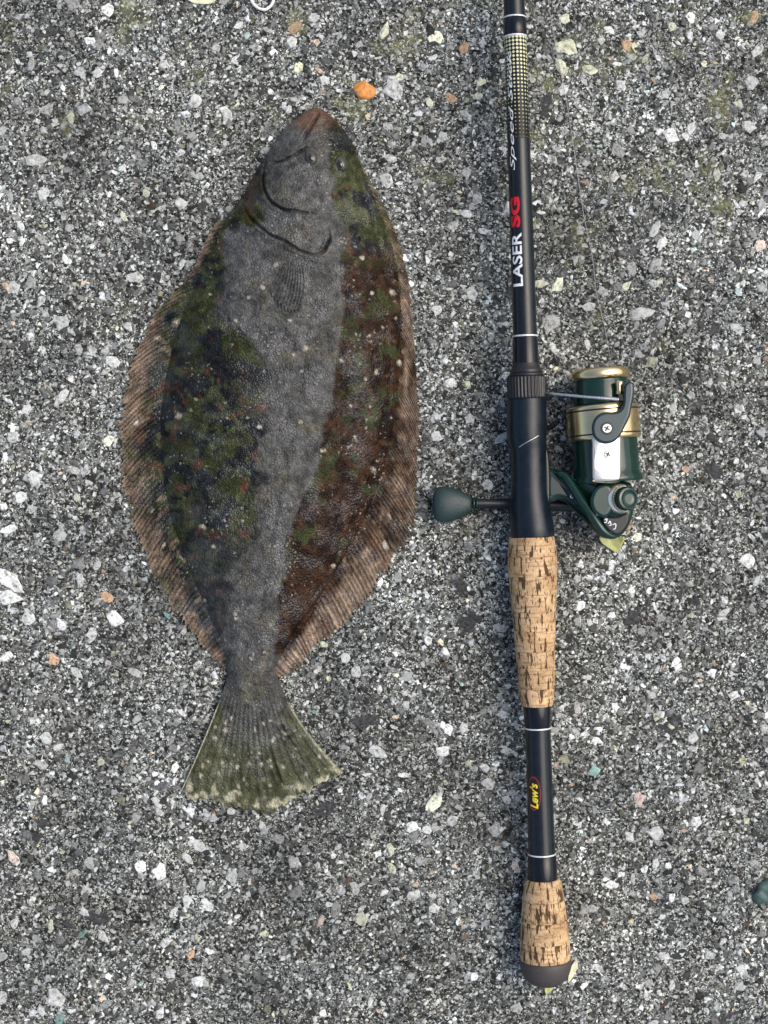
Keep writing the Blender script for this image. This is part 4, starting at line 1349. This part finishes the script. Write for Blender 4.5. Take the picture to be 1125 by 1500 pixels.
# bail arm: round pivot and bent lever
arm_pts = [(888.9, 648.7), (879, 646.5), (871.5, 639.5), (868.8, 629), (870.5, 618), (876, 610), (885, 605.3), (897, 603.5), (906, 601.5), (910.8, 596), (912.6, 588), (913, 577), (914, 566),
           (917.5, 560.5), (923, 558.5), (927.8, 561.5), (929, 570), (928, 582), (925, 597), (919.5, 611), (913.5, 624), (907, 637), (899, 645.5)]
arm_pts = [(889 + (x - 889) * 1.1, 627.5 + (y - 627.5) * 1.07) if y > 604 else (x, y) for x, y in arm_pts]
arm = slab('bail_arm', rounded(arm_pts, 110), 100, 117, 4.2, M['teal'], reel)
th = np.arange(40) * 2 * math.pi / 40
slab('washer', np.stack([889 + 9.5 * np.cos(th), 627.5 + 9.5 * np.sin(th)], 1), 116, 117.6, .6, M['blackmetal'], arm)
screw(889, 627.5, 118.3, 7.2, arm)
# line roller at the lever's end and the wire
roller_c = [W(907, 559, 100), W(907.5, 580, 100)]
A_, d_, xd_, zd_ = axis_frame(roller_c[0], roller_c[1])
def rfr(y): return W(907 + (y - 559) * .03, y, 100), xd_, zd_
lathe('line_roller', [[(558, rpx(4)), (559, rpx(6)), (565, rpx(5)), (571, rpx(4.6)), (577, rpx(6)), (578, rpx(4))]], rfr, M['gold'], reel, seg=24, cap0=True, cap1=True)
wire = []
for q in np.linspace(0, math.pi, 15):
    wire.append((908 - 112 * math.sin(q) ** .9 + (0 if q < 1.5 else 0), 585.5 - 10 * math.sin(q), 57 + 44 * math.cos(q)))
tube('bail_wire', wire, 2.2, M['steel'], reel, n=140, seg=12, taper=([0, .04, .12, .5, 1], [1.6, 1.3, .95, .85, .85]))

# gear housing with its stem and foot
hous = rounded([(800, 688), (815, 688.5), (827, 691.5), (837, 702), (846, 716), (857, 730), (866, 733), (871, 722), (875, 711), (884, 706), (906, 705), (922, 707), (927, 716), (929, 735),
                (926, 757), (920, 772), (911, 783), (898, 789), (884, 788), (872, 780), (858, 766), (842, 750), (830, 737), (818, 732), (800, 734)], 150)
def hz(x, y):
    t = sstep(835, 885, x)
    return -34 * (1 - t)
housing = slab('gear_housing', hous, 30, 92, 9, M['green'], reel, hz, steps=6)
for sx_, sy_, sz_ in ((876, 752, 93.5), (838, 727, 64)):
    screw(sx_, sy_, sz_, 3.6, housing)
rib = [(818, 694, 66), (828, 698, 68), (838, 712, 73), (850, 731, 80), (862, 748, 86), (873, 764, 90), (884, 778, 90), (897, 785, 86), (910, 780, 82)]
tube('rib', rib, 6.5, M['green'], housing, n=80, seg=16, taper=([0, .15, .7, 1], [.6, 1, 1, .5]))
slab('foot', rounded([(797, 655), (803, 660), (806, 690), (806, 735), (803, 768), (797, 774), (792, 760), (791, 670)], 50), 38, 62, 4, M['blackmetal'], reel)
slab('gear_boss', rounded([(864, 738), (866, 724), (874, 712), (888, 708), (898, 716), (900, 735), (895, 752), (884, 760), (870, 752)], 50), 80, 97, 6, M['green'], housing)
# side cover: bright ring and ribbed cap, tilted outwards
cA = np.array(W(905, 731, 82)); tilt = Vector((.42, .02, 1)).normalized()
tx_ = np.array(tilt.cross(Vector((0, 1, 0))).normalized()); tz_ = np.array(Vector(tilt).cross(Vector(tx_)).normalized()); tl_ = np.array(tilt)
def cap_frame(s_): return cA + tl_ * s_ * S, tx_, tz_
cover = lathe('side_ring', [[(0, rpx(22)), (8, rpx(22)), (12, rpx(21)), (14, rpx(19))], [(14, rpx(19)), (13, rpx(15))]], cap_frame, M['chrome'], reel, seg=56)
lathe('ribbed_cap', [[(12, rpx(17)), (14, rpx(17.2)), (27, rpx(16.8)), (29, rpx(15.4))], [(29, rpx(15.4)), (29.6, rpx(12.5))], [(29.6, rpx(12.5)), (28, rpx(11.5)), (28, rpx(5))]], cap_frame, M['green'], reel, seg=168, ribs=(30, rpx(.55), 14, 27), cap1=True)
# dark badge with worn pale marks
bp = slab('badge', rounded([(884, 757), (893, 758), (906, 757), (918, 752), (921, 762), (914, 776), (904, 783), (893, 778), (884, 767)], 60), 84, 95.5, 2.5, M['blackmetal'], reel)
for (a0, b0), (a1, b1), (a2, b2) in (((885.5, 762), (889, 760.5), (888, 765)), ((890.5, 767), (893.5, 763.5), (895, 769)), ((897.5, 769), (902, 768), (901, 774.5))):
    tube('mark', [(a0, b0, 95.6), ((a0 + a1) / 2, b0 - 1.5, 95.6), (a1, b1, 95.6), (a2, b2, 95.6), (a2 - 3, b2 + .5, 95.6)], .8, M['white'], bp, n=24, seg=6)

# crank under the rod and its paddle knob
crank = tube('crank_arm', [(884, 742, 20), (860, 741, 16), (820, 740, 14), (780, 739, 13), (740, 738, 13), (712, 737.5, 15), (697, 737.5, 16)], 8.5, M['blackmetal'], reel, n=80, seg=20, taper=([0, .3, .8, 1], [1.15, 1.05, .82, .8]))
A_, d_, kx, kz = axis_frame(W(700, 737.5, 17), W(632, 739.5, 17))
def knob_frame(s_): return W(s_, 737.5 + (700 - s_) * .03, 17.0), kx, kz
lathe('crank_shaft', [[(886, rpx(2)), (886.1, rpx(2))]], knob_frame, M['blackmetal'], reel, seg=8) if False else None
shaft = lathe('crank_shaft', [[(0, rpx(9)), (28, rpx(9))]], lambda s_: (np.array(W(886, 742, 12 + s_)), np.array((1., 0, 0)), np.array((0, 1., 0))), M['blackmetal'], reel, seg=24, cap0=True, cap1=True)
knob = lathe('handle_knob', [[(691, rpx(8)), (690, rpx(11)), (686, rpx(13.5)), (680, rpx(17.5)), (672, rpx(21.5)), (662, rpx(25)), (653, rpx(26.8)), (645, rpx(26.6)), (639, rpx(23.5)), (635.5, rpx(18)), (634, rpx(9))]], knob_frame, M['rubber'], reel, seg=48, cap0=True, cap1=True, flat=.56)
for s_ in (694, 698.5):
    lathe('knob_ring', [[(s_ + 2, rpx(7)), (s_ + 1.4, rpx(9.4)), (s_ - 1.4, rpx(9.4)), (s_ - 2, rpx(7))]], knob_frame, M['green'], knob, seg=32)

# slack line running off the spool towards the tip
tube('fishing_line', [(907, 562, 96), (899, 546, 80), (893, 520, 30), (886, 480, 5), (874, 430, 4), (868, 380, 4), (856, 320, 4), (848, 270, 4), (838, 200, 4), (830, 150, 4), (818, 90, 4), (810, 45, 4), (803, 0, 4), (797, -60, 4), (785, -200, 8)],
     .48, M['nylon'], reel, n=300, seg=6)

# ------------------------------------------------------------------ small loose things
pb = blob('pebble', 535, 131, 18, 12.5, 6, M['pebble'], None, 501, rot=.5, rough=.15, rim=.6)
tag(pb, 'smooth orange pebble above the flatfish\'s snout', 'pebble')
gs = blob('dark_pebble', 1121, 1306, 22, 17, 12, M['greenstone'], None, 502, rot=-.5, rough=.14, rim=.5)
tag(gs, 'dark green stone at the right edge level with the rod\'s butt', 'stone')


def leaf(name, pts, z, mat, label, cat, curl=3.0):
    P = rounded(pts, 50)
    c_ = P.mean(0)
    V = []
    rings = 6
    for layer in (0, 1):
        for j in range(rings):
            f_ = 1 - j / rings
            Q = c_ + (P - c_) * f_
            zz = z + curl * ((Q[:, 0] - c_[0]) / 14) ** 2 + .8 * vnoise(Q[:, 0], Q[:, 1], 5, 60, 2) - layer * .7
            V.append(W(Q[:, 0], Q[:, 1], zz))
    V = np.concatenate(V); n = len(P); h_ = rings * n
    F = grid_faces(rings, n, 0, True)
    capf = np.array([[(rings - 1) * n + k for k in range(n)]])
    k = np.arange(n)
    rimf = np.stack([k, (k + 1) % n, (k + 1) % n + h_, k + h_], 1)
    me = mesh_from(name, V, [F, capf, F[:, ::-1] + h_, capf[:, ::-1] + h_, rimf], True)
    bm = bmesh.new(); bm.from_mesh(me); bmesh.ops.recalc_face_normals(bm, faces=bm.faces); bm.to_mesh(me); bm.free()
    o = obj(name, me, mat)
    tag(o, label, cat)
    return o

leaf('leaf', [(878, 786), (895, 790), (914, 786), (912, 797), (904, 809), (893, 804), (882, 796)], 4, M['leaf'], 'yellow green leaf scrap under the reel\'s gear housing', 'leaf')
leaf('leaf', [(834, 1424), (840, 1410), (845, 1407), (846, 1416), (840, 1430), (832, 1440)], 4, M['paleleaf'], 'narrow pale leaf scrap against the right side of the rod\'s butt cap', 'leaf', 1.0)
leaf('leaf', [(798, 1447), (808, 1443), (812, 1446), (805, 1454), (800, 1457)], 3, M['leaf'], 'small yellow leaf scrap just below the rod\'s butt cap', 'leaf', 1.0)
leaf('leaf', [(268, -8), (290, -10), (316, -6), (312, 4), (296, 6), (280, 3)], 4, M['paleleaf'], 'pale leaf scrap at the top edge left of the white cord', 'leaf', 1.0)
cord = tube('cord', [(364, -30, 4), (366, -12, 4), (369, 2, 3.5), (377, 11, 3.5), (388, 14, 3.5), (397, 8, 3.5), (402, -4, 4), (408, -25, 4)], 2.2, M['cord'], None, n=80, seg=10)
tag(cord, 'loop of thin white cord at the top edge', 'cord')
